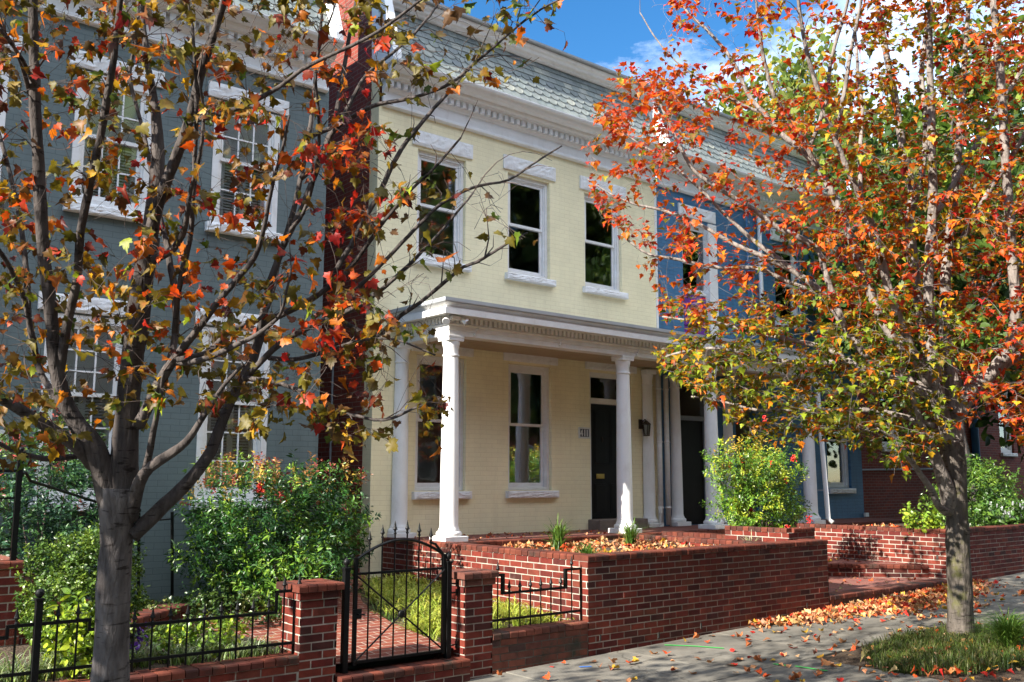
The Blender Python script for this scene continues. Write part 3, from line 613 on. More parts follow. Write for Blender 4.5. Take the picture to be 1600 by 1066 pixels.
for i in range(6): a, b = P[i], P[(i+1) % 6]; mb.face([a, (6.85, a[1], a[2]), (6.85, b[1], b[2]), b])
mb.build('side_wall', M['far_brick_side'], cream)
cornice(cream, 6.66, 12.28, YC)
rake(cream, 6.69, YC, 0, .14, .42)
for q, lt, sl, md in ((W0, (7.22, 8.29, 3.445, 3.64), (7.27, 8.25, 1.405, 1.51), 2.50), (W1, (8.87, 9.95, 3.445, 3.64), (8.92, 9.92, 1.405, 1.51), 2.50),
                  (U0, (7.18, 8.25, 6.43, 6.65), (7.22, 8.21, 4.69, 4.79), 5.60), (U1, (8.85, 9.92, 6.43, 6.65), (8.89, 9.88, 4.69, 4.79), 5.60), (U2, (10.47, 11.55, 6.43, 6.65), (10.52, 11.52, 4.69, 4.79), 5.60)):
    window(cream, *q, YC, lt, sl, mid=md, shade=0)
rough_stone('door_lintel', 10.56, 11.74, YC-.03, YC+.05, 3.445, 3.64, cream, M['stone'])
mb = MB(); y0 = YC+.05
for a, b, p, q in ((10.661, 10.73, .9, 3.409), (11.55, 11.619, .9, 3.409), (10.73, 11.55, 3.33, 3.409), (10.73, 11.55, 2.90, 2.99)): mb.box(a, b, y0, y0+.09, p, q)
df = mb.build('door_frame', M['trim'], cream, bevel=.004)
mb = MB(); mb.box(10.73, 11.55, y0+.05, y0+.055, 2.99, 3.33); mb.build('transom_pane', M['glass'], df)
mb = MB(); mb.box(10.735, 11.545, y0+.035, y0+.075, 1.06, 2.895)
for a, b in ((10.82, 11.10), (11.18, 11.46)):
    for p, q in ((1.14, 1.62), (1.92, 2.80)):
        mb.box(a, b, y0+.028, y0+.0352, p, q); mb.box(a+.03, b-.03, y0+.022, y0+.0282, p+.03, q-.03)
dd = mb.build('door', M['door'], cream, bevel=.003)
mb = MB(); mb.box(10.86, 11.04, y0+.018, y0+.0275, 1.695, 1.77); mb.box(10.88, 11.02, y0+.013, y0+.0185, 1.71, 1.755); mb.build('mail_slot', M['brass'], dd, bevel=.002)
mb = MB(); mb.ball((11.49, y0-.005, 1.78), .028); mb.box(11.47, 11.51, y0+.02, y0+.034, 1.70, 1.86); mb.build('door_knob', M['brass'], dd, True)
mb = MB(); mb.tube([(11.0, y0+.02, 2.36), (11.0, y0+.01, 2.34), (11.0, y0+.015, 2.28)], .012, 6); mb.build('knocker', M['bronze'], dd)
mb = MB(); mb.box(10.60, 11.70, YC-.26, YC+.14, .895, 1.055); mb.build('door_step', noisy('step_stone', (.22, .17, .14), (.14, .11, .09), 8, .9, .4), cream, bevel=.01)
# downspouts at the party wall
for x, nm in ((12.20, 'downspout'), (12.39, 'downspout')):
    mb = MB(); mb.tube([(x, YC-.09, .93), (x, YC-.09, 3.46)], .045, 10)
    for z in (1.2, 2.3, 3.2): mb.lathe(x, YC-.09, [(.049, z), (.053, z+.01), (.049, z+.03)], 10)
    mb.build(nm, M['trim'], cream, True)
mb = MB(); mb.box(12.02, 12.07, YC-.245, YC-.20, 1.13, 1.25); mb.tube([(12.045, YC-.22, .93), (12.045, YC-.22, 1.13)], .012, 6); mb.build('outlet_box', M['trim'], cream)
mb = MB(); mb.tube([(6.59, 12.05, .5), (6.59, 12.05, 4.6)], .014, 6); mb.build('conduit', M['grey_metal'], cream)

# ---------------- grey-green house on the left
gray = thing('gray_house', 'grey green painted brick row house with white trimmed windows behind the bare limbs', 'house', (2.5, 10.5, .4))
G = {'lr': (4.06, 4.90, 1.45, 3.40), 'll': (2.42, 3.27, 1.45, 3.38), 'ur': (4.08, 4.92, 4.62, 6.12), 'ul': (2.55, 3.38, 4.58, 6.06), 'uf': (1.05, 1.90, 4.55, 6.04), 'dr': (.7, 1.65, 1.02, 3.4)}
mb = MB(); wall_front(mb, -9, 5.57, -.3, 6.6, YG, list(G.values())); mb.build('wall', [M['gray'], M['room']], gray)
mb = MB(); mb.face([(5.57, YG, -.3), (5.57, 22, -.3), (5.57, 22, 8.2), (5.57, YG+.2, 8.2), (5.57, YG, 6.6)]); mb.build('side_wall', M['gray_side'], gray)
cornice(gray, -9, 5.53, YG, -.28); rake(gray, 5.52, YG, -.28, .10, .2)
mb = MB(); mb.box(5.2, 5.57, YG+.35, 11.6, 8.0, 9.6); mb.box(5.17, 5.6, YG+.32, 11.63, 9.6, 9.7); mb.build('chimney', M['gray_side'], gray)
for k, mdl, bl, gr in (('lr', 2.55, (0, .97), (3, 3)), ('ll', 2.55, (0, .97), (3, 3)), ('ur', 5.42, (0, .97), (3, 2)), ('ul', 5.36, (0, .97), (3, 2)), ('uf', 5.36, (0, .97), (3, 2))):
    q = G[k]; window(gray, *q, YG, (q[0]-.09, q[1]+.09, q[3]+.02, q[3]+.20), (q[0]-.05, q[1]+.05, q[2]-.11, q[2]-.005), grid=gr, blind=bl, mid=mdl, casing=.075, rev=.072, shade=.52 if k[0] == 'u' else .46)
mb = MB(); mb.box(.705, 1.645, YG+.05, YG+.10, 1.02, 3.4); mb.build('door', M['door'], gray)
# ---------------- blue house on the right
blue = thing('blue_house', 'blue painted brick row house with purple boarded window beyond the porch', 'house', (15.5, 11, .5))
B = {'p': (13.02, 13.86, 4.05, 6.36), 'u2': (15.80, 16.64, 4.80, 6.36), 'u3': (17.2, 18.04, 4.80, 6.36), 'l1': (17.36, 18.22, 1.52, 3.41), 'd': (12.72, 13.62, .90, 3.41), 'd2': (14.4, 15.0, .9, 3.41)}
mb = MB(); wall_front(mb, 12.33, 18.66, -.3, 6.9, YC, list(B.values())); mb.build('wall', [M['blue'], M['room']], blue)
mb = MB(); mb.face([(18.66, YC, -.3), (18.66, 22, -.3), (18.66, 22, 8.5), (18.66, YC, 6.9)]); mb.build('side_wall', M['blue_side'], blue)
mb = MB(); mb.box(12.285, 12.335, YC-.012, YC+.1, 4.0, 6.9); mb.build('party_board', M['trim'], blue)
cornice(blue, 12.38, 18.66, YC); rake(blue, 12.33, YC, 0, .10, .10)
q = B['u2']; window(blue, *q, YC, (15.70, 16.74, 6.43, 6.65), (15.75, 16.69, 4.69, 4.79), mid=5.6)
q = B['u3']; window(blue, *q, YC, (17.10, 18.14, 6.43, 6.65), (17.15, 18.09, 4.69, 4.79), mid=5.6)
q = B['l1']; window(blue, *q, YC, (17.26, 18.32, 3.445, 3.64), (17.31, 18.27, 1.405, 1.51), mid=2.5)
q = B['p']; fw = window(blue, q[0], q[1], 5.03, 6.36, YC, (12.92, 13.96, 6.43, 6.65), None, mid=5.62)
mb = MB()
for k in range(5):
    z = 4.055+k*.194; mb.obox(((q[0]+q[1])/2-.06, YC+.085, z+.095), ((q[1]-q[0])/2-.07, 0, 0), (0, .014, 0), (0, .010, .094))
mb.build('purple_panel', M['purple'], blue)
mb = MB(); mb.box(q[1]-.125, q[1]+.11, YC-.03, YC+.12, 4.0, 6.40); mb.build('corner_board', M['trim'], blue)
mb = MB(); mb.box(12.725, 12.80, YC+.03, YC+.12, .9, 3.405); mb.box(13.54, 13.615, YC+.03, YC+.12, .9, 3.405); mb.box(12.80, 13.54, YC+.03, YC+.12, 2.72, 2.80); mb.build('door_frame', noisy('grey_trim', (.20, .24, .27), (.16, .19, .22), 5, .5, .1), blue)
mb = MB(); mb.box(12.80, 13.54, YC+.07, YC+.11, .9, 2.72); mb.box(12.88, 13.46, YC+.06, YC+.0702, 1.0, 1.6); mb.box(12.88, 13.46, YC+.06, YC+.0702, 1.75, 2.6); mb.build('door', M['door'], blue)
mb = MB(); mb.tube([(15.22, YC-.09, 4.0), (15.22, YC-.09, 6.86)], .042, 8); mb.build('downspout', M['trim'], blue, True)
mb = MB(); mb.tube([(14.86, YC-.06, 4.0), (14.86, YC-.06, 6.86)], .018, 6); mb.build('conduit', M['blue_ds'], blue, True)
mb = MB(); mb.box(18.60, 18.72, YC-.07, YC-.02, .92, 1.0); mb.build('wall_base_bracket', M['trim'], blue)
# ---------------- far brick house
YB = 12.0
far = thing('brick_house', 'dark red brick house with white framed window far right behind the trunk', 'house', (24, 12, .6))
FW = [(24.2, 25.05, 2.45, 4.4), (27.6, 28.45, 2.45, 4.4), (21.3, 22.2, 2.45, 4.4), (22.0, 22.9, 5.6, 7.3), (24.6, 25.5, 5.6, 7.3)]
mb = MB(); wall_front(mb, 19.3, 34, -.2, 7.6, YB, FW); mb.build('wall', [M['far_brick'], M['room']], far)
mb = MB(); mb.face([(19.3, YB, -.2), (19.3, YB, 7.6), (19.3, 24, 7.6), (19.3, 24, -.2)]); mb.build('side_wall', M['far_brick_side'], far)
mb = MB(); mb.prism([(0, 7.6), (.3, 7.62), (.35, 7.8), (-6, 7.9), (-6, 7.6)], 19.2, 34, lambda u, v, t: (t, YB-u, v)); mb.build('roof', M['white'], far)
for q in FW: window(far, *q, YB, (q[0]-.08, q[1]+.08, q[3]+.03, q[3]+.2), (q[0]-.04, q[1]+.04, q[2]-.1, q[2]-.005), mid=(q[2]+q[3])/2, casing=.10)
mb = MB(); mb.tube([(19.35, YB-.05, 1.9), (24.0, YB-.05, 1.97)], .022, 6); mb.build('conduit', M['grey_metal'], far)
mb = MB(); mb.tube([(25.9, YB-.09, .9), (25.9, YB-.09, 7.6)], .10, 10); mb.build('downspout', M['blue_ds'], far, True)

# ---------------- small fixtures on the fronts
pq = thing('house_number_plaque', 'framed white house number plaque reading 411 left of the black door', 'number plaque', (10.52, YC, 2.4))
mb = MB(); y = YC
for a, b, p, q in ((10.40, 10.645, 2.475, 2.50), (10.40, 10.645, 2.325, 2.35), (10.40, 10.425, 2.35, 2.475), (10.62, 10.645, 2.35, 2.475)): mb.box(a, b, y-.022, y+.002, p, q)
mb.build('frame', M['plaque'], pq, bevel=.003)
mb = MB(); mb.box(10.425, 10.62, y-.012, y+.001, 2.35, 2.475); mb.build('panel', M['plaque_dark'], pq)
def strokes(mb, x, z, w, h, segs, t, y):
    for (a, b, c, d) in segs:
        ax, az, bx, bz = x+a*w, z+b*h, x+c*w, z+d*h; u = Vector((bx-ax, 0, bz-az)); l = u.length/2; u.normalize(); n = Vector((-u.z, 0, u.x))
        mb.obox(((ax+bx)/2, y, (az+bz)/2), u*(l+t*.5), (0, .002, 0), n*t*.5)
mb = MB(); strokes(mb, 10.440, 2.365, .046, .095, [(.72, 0, .72, 1), (.0, .32, 1, .32), (0, .32, .72, 1)], .011, y-.0145)
for xx in (10.512, 10.563): strokes(mb, xx, 2.365, .036, .095, [(.5, 0, .5, 1)], .013, y-.0145)
mb.build('digits', M['plaque_letter'], pq)
ps = thing('wall_sign', 'small pale plaque on the grey wall at the left edge behind the shrub', 'sign', (2.0, YG, 2.1))
mb = MB(); c = on_y(2, 689, YG-.02); mb.box(c[0]-.12, c[0]+.045, YG-.03, YG, c[2]-.115, c[2]+.11); mb.build('plate', M['plaque'], ps, bevel=.004)
mb = MB(); mb.ball((c[0]+.01, YG-.03, c[2]+.03), .022); mb.build('bell_button', M['gap'], ps)
ln = thing('wall_lantern', 'dark bronze wall lantern right of the black front door', 'lantern', (11.86, YC, 2.5))
lx = 11.84; mb = MB(); mb.box(lx-.05, lx+.05, YC-.02, YC, 2.52, 2.68); mb.tube([(lx, YC-.02, 2.62), (lx, YC-.10, 2.68), (lx, YC-.13, 2.645)], .010, 6); mb.build('bracket', M['bronze'], ln)
mb = MB(); y_ = YC-.13
mb.lathe(lx, y_, [(.012, 2.66), (.03, 2.645), (.075, 2.60), (.078, 2.59), (.06, 2.588)], 6)
for k in range(6): a = math.pi*k/3; mb.tube([(lx+.066*math.cos(a), y_+.066*math.sin(a), 2.59), (lx+.05*math.cos(a), y_+.05*math.sin(a), 2.42)], .006, 4)
mb.lathe(lx, y_, [(.056, 2.40), (.056, 2.42), (.03, 2.42)], 6); mb.build('cage', M['bronze'], ln)
mb = MB(); mb.lathe(lx, y_, [(.046, 2.425), (.06, 2.585)], 6); mb.build('glass', M['lantern_glass'], ln)

# ================================================================== PORCH
FZ = .90; AX, AY = 7.04, 9.84; PX1 = 15.24
porch = thing('front_porch', 'white columned front porch on a brick platform shared by the cream and blue houses', 'porch', (9, 10.3, .9))
mb = MB()
mb.box(6.84, 18.6, 9.76, 10.99, -.2, FZ-.06, 1); mb.build('platform_core', [M['brick'], M['mortar']], porch)
mb = MB(); mb.face([(6.83, 9.85, FZ), (18.6, 9.85, FZ), (18.6, 11.0, FZ), (6.83, 11.0, FZ)]); mb.face([(6.83, 9.85, FZ), (6.83, 9.85, FZ-.06), (18.6, 9.85, FZ-.06), (18.6, 9.85, FZ)]); mb.build('floor', M['paver_old'], porch)
mb = MB(); header_cap(mb, (6.84, 9.76, 0), (1, 0, 0), (0, -1, 0), 11.76, FZ-.057, .0585, .10, .1016, .012); mb.build('floor_edge', M['brick_cap'], porch)
mb = MB(); brick_face(mb, (6.84, 9.76, 0), (1, 0, 0), (0, -1, 0), 11.7, 3, FZ-.057-3*BRH, 0); mb.build('platform_front', M['brick'], porch)
def sweep(mb, prof, stations, m=0):
    n = len(prof); i = len(mb.v)
    for st in stations: mb.v += [st(u, v) for u, v in prof]
    for k in range(len(stations)-1):
        for j in range(n): mb.f.append((i+k*n+j, i+k*n+(j+1) % n, i+(k+1)*n+(j+1) % n, i+(k+1)*n+j)); mb.m.append(m)
    mb.f.append(tuple(i+j for j in range(n))); mb.m.append(m); e = i+(len(stations)-1)*n; mb.f.append(tuple(e+j for j in range(n))[::-1]); mb.m.append(m)
ST = [lambda u, v: (PX1+u, 10.98, v), lambda u, v: (PX1+u, AY-u, v), lambda u, v: (AX-u, AY-u, v), lambda u, v: (AX-u, 10.98, v)]
mb = MB()
sweep(mb, [(-.20, 3.52), (0, 3.52), (0, 3.585), (.010, 3.588), (.010, 3.645), (.028, 3.655), (.028, 3.672), (.012, 3.675), (.012, 3.76), (-.20, 3.76)], ST)
sweep(mb, [(-.18, 3.761), (.05, 3.761), (.055, 3.77), (.185, 3.772), (.185, 3.755), (.205, 3.755), (.205, 3.835), (.15, 3.84), (.152, 3.87), (.185, 3.905), (-.18, 3.905)], ST)
mb.build('entablature', M['trim'], porch)
mb = MB(); sweep(mb, [(-.3, 3.906), (.225, 3.906), (.23, 3.915), (.23, 3.958), (.20, 3.965), (-.3, 4.02)], ST); mb.box(7.3, PX1-.28, 10.1, 10.98, 3.98, 4.03); mb.build('roof', M['metal_roof'], porch)
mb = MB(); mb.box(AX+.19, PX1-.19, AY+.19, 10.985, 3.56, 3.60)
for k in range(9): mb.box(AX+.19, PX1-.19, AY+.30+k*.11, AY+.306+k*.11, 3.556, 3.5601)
mb.build('ceiling', noisy('porch_ceiling_bounce_tan', (.46, .36, .24), (.38, .29, .19), 3, .6, .05), porch)  # tan stands for warm bounced light, put into the ceiling's colour
mb = MB(); n = int((PX1-AX)/.078)
comb(mb, AX-.01, .078, .044, n, 3.682, 3.752, 3.7595, lambda s_, z, d: (s_, AY-.0125-d, z), .043); mb.build('dentil_course', M['trim'], porch)
mb = MB(); comb(mb, AY+.04, .078, .044, 14, 3.682, 3.752, 3.7595, lambda s_, z, d: (AX-.0125-d, s_, z), .043); mb.build('dentil_course', M['trim'], porch)
def bracket(mb, x, y, along):
    """small scrolled console on the architrave"""
    for k, (dz, dd, rr) in enumerate(((.0, .0, .020), (.035, .018, .016), (.065, .04, .018), (.09, .065, .014))):
        c = (x+(dd if along == 'x' else -.012), y-(.012 if along == 'x' else -dd), 3.555+dz); mb.ball(c, rr, 6)
for x in (7.44, 8.95, 10.52, 12.6, 13.9):
    mb = MB(); bracket(mb, x, AY, 'x'); mb.build('scroll_bracket', M['trim'], porch, True)
def column(parent, x, y, half=False, r=.118, z1=3.52):
    c = bpy.data.objects.new('column', None); mb = MB(); a0, a1 = (math.pi, 2*math.pi) if half else (0, 2*math.pi)
    h = z1-FZ; sh = []
    z0 = FZ+.07
    prof = [(r*1.30, z0), (r*1.38, z0+.012), (r*1.40, z0+.03), (r*1.36, z0+.05), (r*1.22, z0+.062), (r*1.16, z0+.066), (r*1.16, z0+.078), (r*1.06, z0+.10), (r, z0+.13)]
    for k in range(1, 15):
        t = k/14; prof.append((r*(1-.17*t**1.7), z0+.13+(z1-.27-z0-.13)*t))
    q = r*.83; zt = z1-.27
    prof += [(q*1.12, zt+.004), (q*1.14, zt+.014), (q*1.12, zt+.024), (q*1.0, zt+.028), (q*1.0, zt+.10), (q*1.07, zt+.125), (q*1.17, zt+.165), (q*1.19, zt+.19), (q*1.19, zt+.20)]
    mb.lathe(x, y, prof, 32, 0, a0, a1)
    o = mb.build('column', M['white'], parent, True); auto_smooth(o, 50)
    pb = MB(); s = r*1.50; y1 = y if half else y+s; pb.box(x-s, x+s, y-s, y1, FZ+.002, FZ+.0705); pb.build('plinth', M['white'], o, bevel=.005)
    ab = MB(); s = q*1.24; y1 = y if half else y+s; ab.box(x-s, x+s, y-s, y1, zt+.1995, z1-.03); ab.box(x-s*1.04, x+s*1.04, y-s*1.04, y1+(0 if half else s*.04), z1-.03, z1-.001); ab.build('abacus', M['white'], o, bevel=.004)
    return o
for x in (7.15, 10.34, 12.38, 15.12): column(porch, x, 9.95)
for x in (7.06, 11.98, 12.68, 14.12): column(porch, x, 10.985, True)
fl = thing('floodlight', 'white twin security floodlight under the porch corner cornice', 'floodlight', (7.03, 9.78, 3.72))
mb = MB(); mb.box(6.99, 7.13, 9.71, 9.78, 3.70, 3.75); mb.build('mount', M['flood'], fl, bevel=.01)
for cx, cy, dx, dy in ((6.95, 9.77, -.55, -.5), (7.19, 9.73, .6, -.7)):
    d = Vector((dx, dy, -.65)).normalized(); c = Vector((cx, cy, 3.70)); mb = MB()
    mb.tube([c-d*.055, c-d*.045, c-d*.01, c+d*.05, c+d*.052], [.012, .028, .034, .052, .050], 12); o = mb.build('lamp_head', M['flood'], fl, True)
    mb = MB(); mb.tube([c+d*.0505, c+d*.0535], .046, 12); mb.build('lens', M['lamp_glass'], o)
ds = thing('leaning_downspout', 'white leaning downspout at the porch end in front of the blue wall', 'downspout', (15.25, 9.72, .9))
mb = MB(); mb.tube([(15.10, 9.76, 3.5), (15.16, 9.74, 3.30), (15.32, 9.74, 1.0), (15.34, 9.66, .93)], .043, 10); mb.build('pipe', M['white'], ds, True)
for q in (((15.17, 9.74, 3.0), (15.17, 9.86, 3.0)), ((15.28, 9.74, 1.5), (15.28, 9.90, 1.5))):
    mb = MB(); mb.tube(q, .012, 5); mb.build('strap', M['grey_metal'], ds)
ds = thing('column_downspout', 'white downspout hugging the porch column beside the green berry shrub', 'downspout', (12.55, 9.92, .9))
mb = MB(); mb.tube([(12.44, 10.08, 3.5), (12.52, 10.06, 3.3), (12.60, 9.99, 1.15), (12.64, 9.92, 1.0), (12.78, 9.80, .95)], .036, 10); mb.build('pipe', M['trim'], ds, True)
mb = MB(); mb.tube([(12.53, 10.05, 2.9), (12.46, 10.0, 2.9)], .010, 5); mb.build('strap', M['grey_metal'], ds)

# ================================================================== BRICK GARDEN WALLS
BM = [M['brick'], M['mortar'], M['brick_cap']]
Y0 = 7.10
pl = thing('brick_planter', 'long raised red brick planter in front of the cream house porch', 'planter', (9, 8.4, 0))
def wall_part(name, parent, core, faces, cap=None, mats=None):
    mb = MB(); x0, x1, y0, y1, z0, z1 = core; mb.box(x0, x1, y0, y1, z0, z1, 1)
    for p, u, n, ln, cs, zb, off in faces: brick_face(mb, p, u, n, ln, cs, zb, off)
    o = mb.build(name, mats or BM, parent)
    if cap:
        cm = MB()
        for p, u, n, ln, z, dp in cap: header_cap(cm, p, u, n, ln, z, depth=dp)
        cm.build('cap', (mats[2] if mats else M['brick_cap']), o)
    return o
ZT = .86
n15 = 15; zb = ZT-n15*BRH
wall_part('front_wall', pl, (6.83, 11.11, Y0, Y0+.2, -.25, ZT), [((6.83, Y0, 0), (1, 0, 0), (0, -1, 0), 4.28, n15, zb, 0)], [((6.822, Y0, 0), (1, 0, 0), (0, -1, 0), 4.30, ZT, .2)])
wall_part('left_wall', pl, (6.83, 7.03, Y0+.2, 10.98, -.25, ZT), [((6.83, 10.98, 0), (0, -1, 0), (-1, 0, 0), 3.88, n15, zb, 1)], [((6.83, 10.98, 0), (0, -1, 0), (-1, 0, 0), 3.67, ZT, .2)])
wall_part('right_wall', pl, (10.91, 11.11, Y0+.2, 9.75, -.25, ZT), [((11.11, Y0, 0), (0, 1, 0), (1, 0, 0), 2.65, n15, zb, 1)], [((11.11, Y0+.2, 0), (0, 1, 0), (1, 0, 0), 2.45, ZT, .2)])
wall_part('inner_wall', pl, (10.10, 10.28, Y0+.2, 9.75, .3, ZT-.01), [((10.10, 9.75, 0), (0, -1, 0), (-1, 0, 0), 2.45, 5, ZT-.01-5*BRH, 0)], [((10.10, 9.75, 0), (0, -1, 0), (-1, 0, 0), 2.44, ZT-.01, .18)])
for wx, wz in ((6.98, .07), (7.85, .01), (8.55, .04), (10.6, .1)):
    mb = MB(); mb.box(wx, wx+.022, Y0-.009, Y0+.02, wz, wz+.06); mb.build('weep_hole', M['gap'], pl)
mb = MB(); GXs = np.linspace(7.02, 10.11, 20); GYs = np.linspace(7.29, 9.76, 14); f = lambda x, y: .80+.02*math.sin(4*x+2*y)+.015*math.sin(7*y-x)
for i in range(19):
    for j in range(13): mb.face([(x, y, f(x, y)) for x, y in ((GXs[i], GYs[j]), (GXs[i+1], GYs[j]), (GXs[i+1], GYs[j+1]), (GXs[i], GYs[j+1]))])
mb.face([(10.27, 7.29, .79), (10.92, 7.29, .79), (10.92, 9.76, .79), (10.27, 9.76, .79)])
mb.build('soil', M['soil'], pl, True)
# upper box with the berry shrub
ub = thing('raised_planter_box', 'small raised brick box on the planter end holding the berry shrub', 'planter', (10.95, 7.9, .85))
wall_part('box_wall', ub, (10.72, 11.30, 7.40, 8.42, .70, 1.00), [((10.72, 8.42, 0), (0, -1, 0), (-1, 0, 0), 1.02, 2, .8666, 0), ((10.72, 7.40, 0), (1, 0, 0), (0, -1, 0), .58, 2, .8666, 1)], [((10.72, 8.42, 0), (0, -1, 0), (-1, 0, 0), 1.0, 1.0, .1), ((10.82, 7.40, 0), (1, 0, 0), (0, -1, 0), .48, 1.0, .1)])
# entry with steps between the planters
es = thing('entry_steps', 'worn brick entry landing with low curb and angled step strewn with leaves', 'steps', (12.7, 8, .2))
mb = MB(); mb.box(11.12, 14.30, Y0, Y0+.2, -.2, .155, 1); brick_face(mb, (11.12, Y0, 0), (1, 0, 0), (0, -1, 0), 3.18, 4, .155-4*BRH, 0); o = mb.build('curb', [M['mossy'], M['dark_mortar']], es)
mb = MB(); header_cap(mb, (11.12, Y0, 0), (1, 0, 0), (0, -1, 0), 3.18, .155, depth=.2); mb.build('curb_cap', M['mossy'], o)
mb = MB(); mb.face([(11.11, Y0+.195, .205), (14.32, Y0+.195, .205), (14.32, 9.78, .215), (11.11, 9.78, .215)]); mb.build('lower_landing', M['paver_old'], es)
A, Bp = Vector((14.31, 7.42, 0)), Vector((12.15, 9.72, 0)); u = (Bp-A).normalized(); n_ = Vector((-u.y, u.x, 0)); n_ = n_ if n_.x < 0 else -n_
mb = MB(); mb.face([(14.31, 7.42, .40), (14.31, 9.76, .40), (12.15, 9.76, .40), (12.15, 9.72, .40)]); mb.build('upper_landing', M['paver_old'], es)
mb = MB(); ln = (Bp-A).length; m_ = -n_*.06
mb.hexa([A+m_+Vector((0, 0, .1)), A+Vector((0, 0, .1)), Bp+Vector((0, 0, .1)), Bp+m_+Vector((0, 0, .1)), A+m_+Vector((0, 0, .34)), A+Vector((0, 0, .34)), Bp+Vector((0, 0, .34)), Bp+m_+Vector((0, 0, .34))], 1)
brick_face(mb, A, u, n_, ln, 2, .342-2*BRH, 0); header_cap(mb, A, u, n_, ln, .345, depth=.12, m=2, out=.02); mb.build('riser', BM, es)
mb = MB(); mb.box(11.13, 14.30, 9.42, 9.75, .3, .64, 1); brick_face(mb, (11.13, 9.42, 0), (1, 0, 0), (0, -1, 0), 3.1, 4, .64-4*BRH, 0); mb.build('top_step', BM, es)
# right-hand planter
rp = thing('right_brick_planter', 'tall red brick planter wall right of the entry steps with white flowers above', 'planter', (16, 8.4, .1))
ZR = .885
wall_part('side_wall', rp, (14.31, 14.51, Y0, 9.76, -.1, ZR), [((14.31, 9.76, 0), (0, -1, 0), (-1, 0, 0), 2.66, 12, ZR-12*BRH, 0)], [((14.31, 9.76, 0), (0, -1, 0), (-1, 0, 0), 2.66, ZR, .2)])
wall_part('front_wall', rp, (14.51, 24, Y0, Y0+.2, -.1, ZR), [((14.31, Y0, 0), (1, 0, 0), (0, -1, 0), 9.7, 12, ZR-12*BRH, 1)], [((14.515, Y0, 0), (1, 0, 0), (0, -1, 0), 9.5, ZR, .2)])
for wy in (8.55, 7.25):
    mb = MB(); mb.box(14.31-.009, 14.33, wy, wy+.03, .50, .56); mb.build('weep_hole', M['gap'], rp)
mb = MB(); mb.box(14.5, 24, 7.29, 9.76, .3, .845); mb.build('soil', M['soil'], rp)
# low wall, piers and gate sill along the sidewalk
MB_ = [M['mossy'], M['dark_mortar'], M['mossy']]
lw = thing('low_wall', 'low red brick wall under the iron fence left of the gate', 'wall', (1, 7.2, 0))
wall_part('wall', lw, (-6, 3.66, Y0, Y0+.2, -.4, .235), [((-6, Y0, 0), (1, 0, 0), (0, -1, 0), 9.66, 7, .235-7*BRH, 0), ((-6, Y0+.2, 0), (1, 0, 0), (0, 1, 0), 9.66, 2, .235-2*BRH, 0)], [((-6, Y0, 0), (1, 0, 0), (0, -1, 0), 9.66, .235, .21)])
lw2 = thing('low_wall', 'short low stained brick wall between the gate pier and the tall planter', 'wall', (6.2, 7.2, 0))
wall_part('wall', lw2, (5.60, 6.83, Y0+.004, Y0+.2, -.3, .215), [((5.60, Y0+.004, 0), (1, 0, 0), (0, -1, 0), 1.22, 6, .215-6*BRH, 0)], [((5.61, Y0+.004, 0), (1, 0, 0), (0, -1, 0), 1.21, .215, .21)], MB_)
gs = thing('gate_sill', 'brick step across the opening under the iron gate', 'step', (4.6, 7.1, 0))
wall_part('sill_wall', gs, (4.0, 5.30, Y0-.07, Y0+.2, -.3, .035), [((4.0, Y0-.07, 0), (1, 0, 0), (0, -1, 0), 1.30, 4, .035-4*BRH, 0)], [((4.0, Y0-.07, 0), (1, 0, 0), (0, -1, 0), 1.30, .035, .27)])
def pier(x0, x1, lab, dark):
    p = thing('gate_pier', lab, 'pier', ((x0+x1)/2, Y0+.16, 0), 'brick gate piers'); d = x1-x0; y1 = Y0+d; zt = .84-.057-BRH; nC = int((zt+.3)/BRH); zb = zt-nC*BRH
    mb = MB(); mb.box(x0, x1, Y0, y1, -.3, zt, 1)
    for pp, u, n, o in (((x0, Y0, 0), (1, 0, 0), (0, -1, 0), 0), ((x0, y1, 0), (0, -1, 0), (-1, 0, 0), 1), ((x1, Y0, 0), (0, 1, 0), (1, 0, 0), 1), ((x1, y1, 0), (-1, 0, 0), (0, 1, 0), 0)): brick_face(mb, pp, u, n, d, nC, zb, o)
    o_ = mb.build('shaft', [M['brick'], M['mortar']], p)
    mb = MB(); e = .022; mb.box(x0-e+.006, x1+e-.006, Y0-e+.006, y1+e-.006, zt, zt+BRH, 1)
    for pp, u, n, o in (((x0-e, Y0-e+.006, 0), (1, 0, 0), (0, -1, 0), 0), ((x0-e+.006, y1+e, 0), (0, -1, 0), (-1, 0, 0), 1), ((x1+e-.006, Y0-e, 0), (0, 1, 0), (1, 0, 0), 1)): brick_face(mb, pp, u, n, d+2*e, 1, zt, o)
    mb.build('corbel_course', [M['mossy'] if dark else M['brick'], M['mortar']], o_)
    mb = MB(); e = .045; zc = zt+BRH; mb.box(x0-e+.02, x1+e-.02, Y0-e+.02, y1+e-.02, zc, zc+.05, 1)
    mm = 2; hd = (d+2*e)/2
    header_cap(mb, (x0-e, Y0-e, 0), (1, 0, 0), (0, -1, 0), d+2*e, zc, depth=hd-.004, pitch=.092, out=.0, m=0); header_cap(mb, (x1+e, y1+e, 0), (-1, 0, 0), (0, 1, 0), d+2*e, zc, depth=hd-.004, pitch=.092, out=.0, m=0)
    mb.build('cap', [M['mossy'] if dark else M['brick_cap'], M['mortar']], o_)
pier(3.66, 3.985, 'red brick gate pier left of the iron gate with a clean warm cap', False)
pier(5.29, 5.605, 'red brick gate pier right of the iron gate with a blackened cap', True)

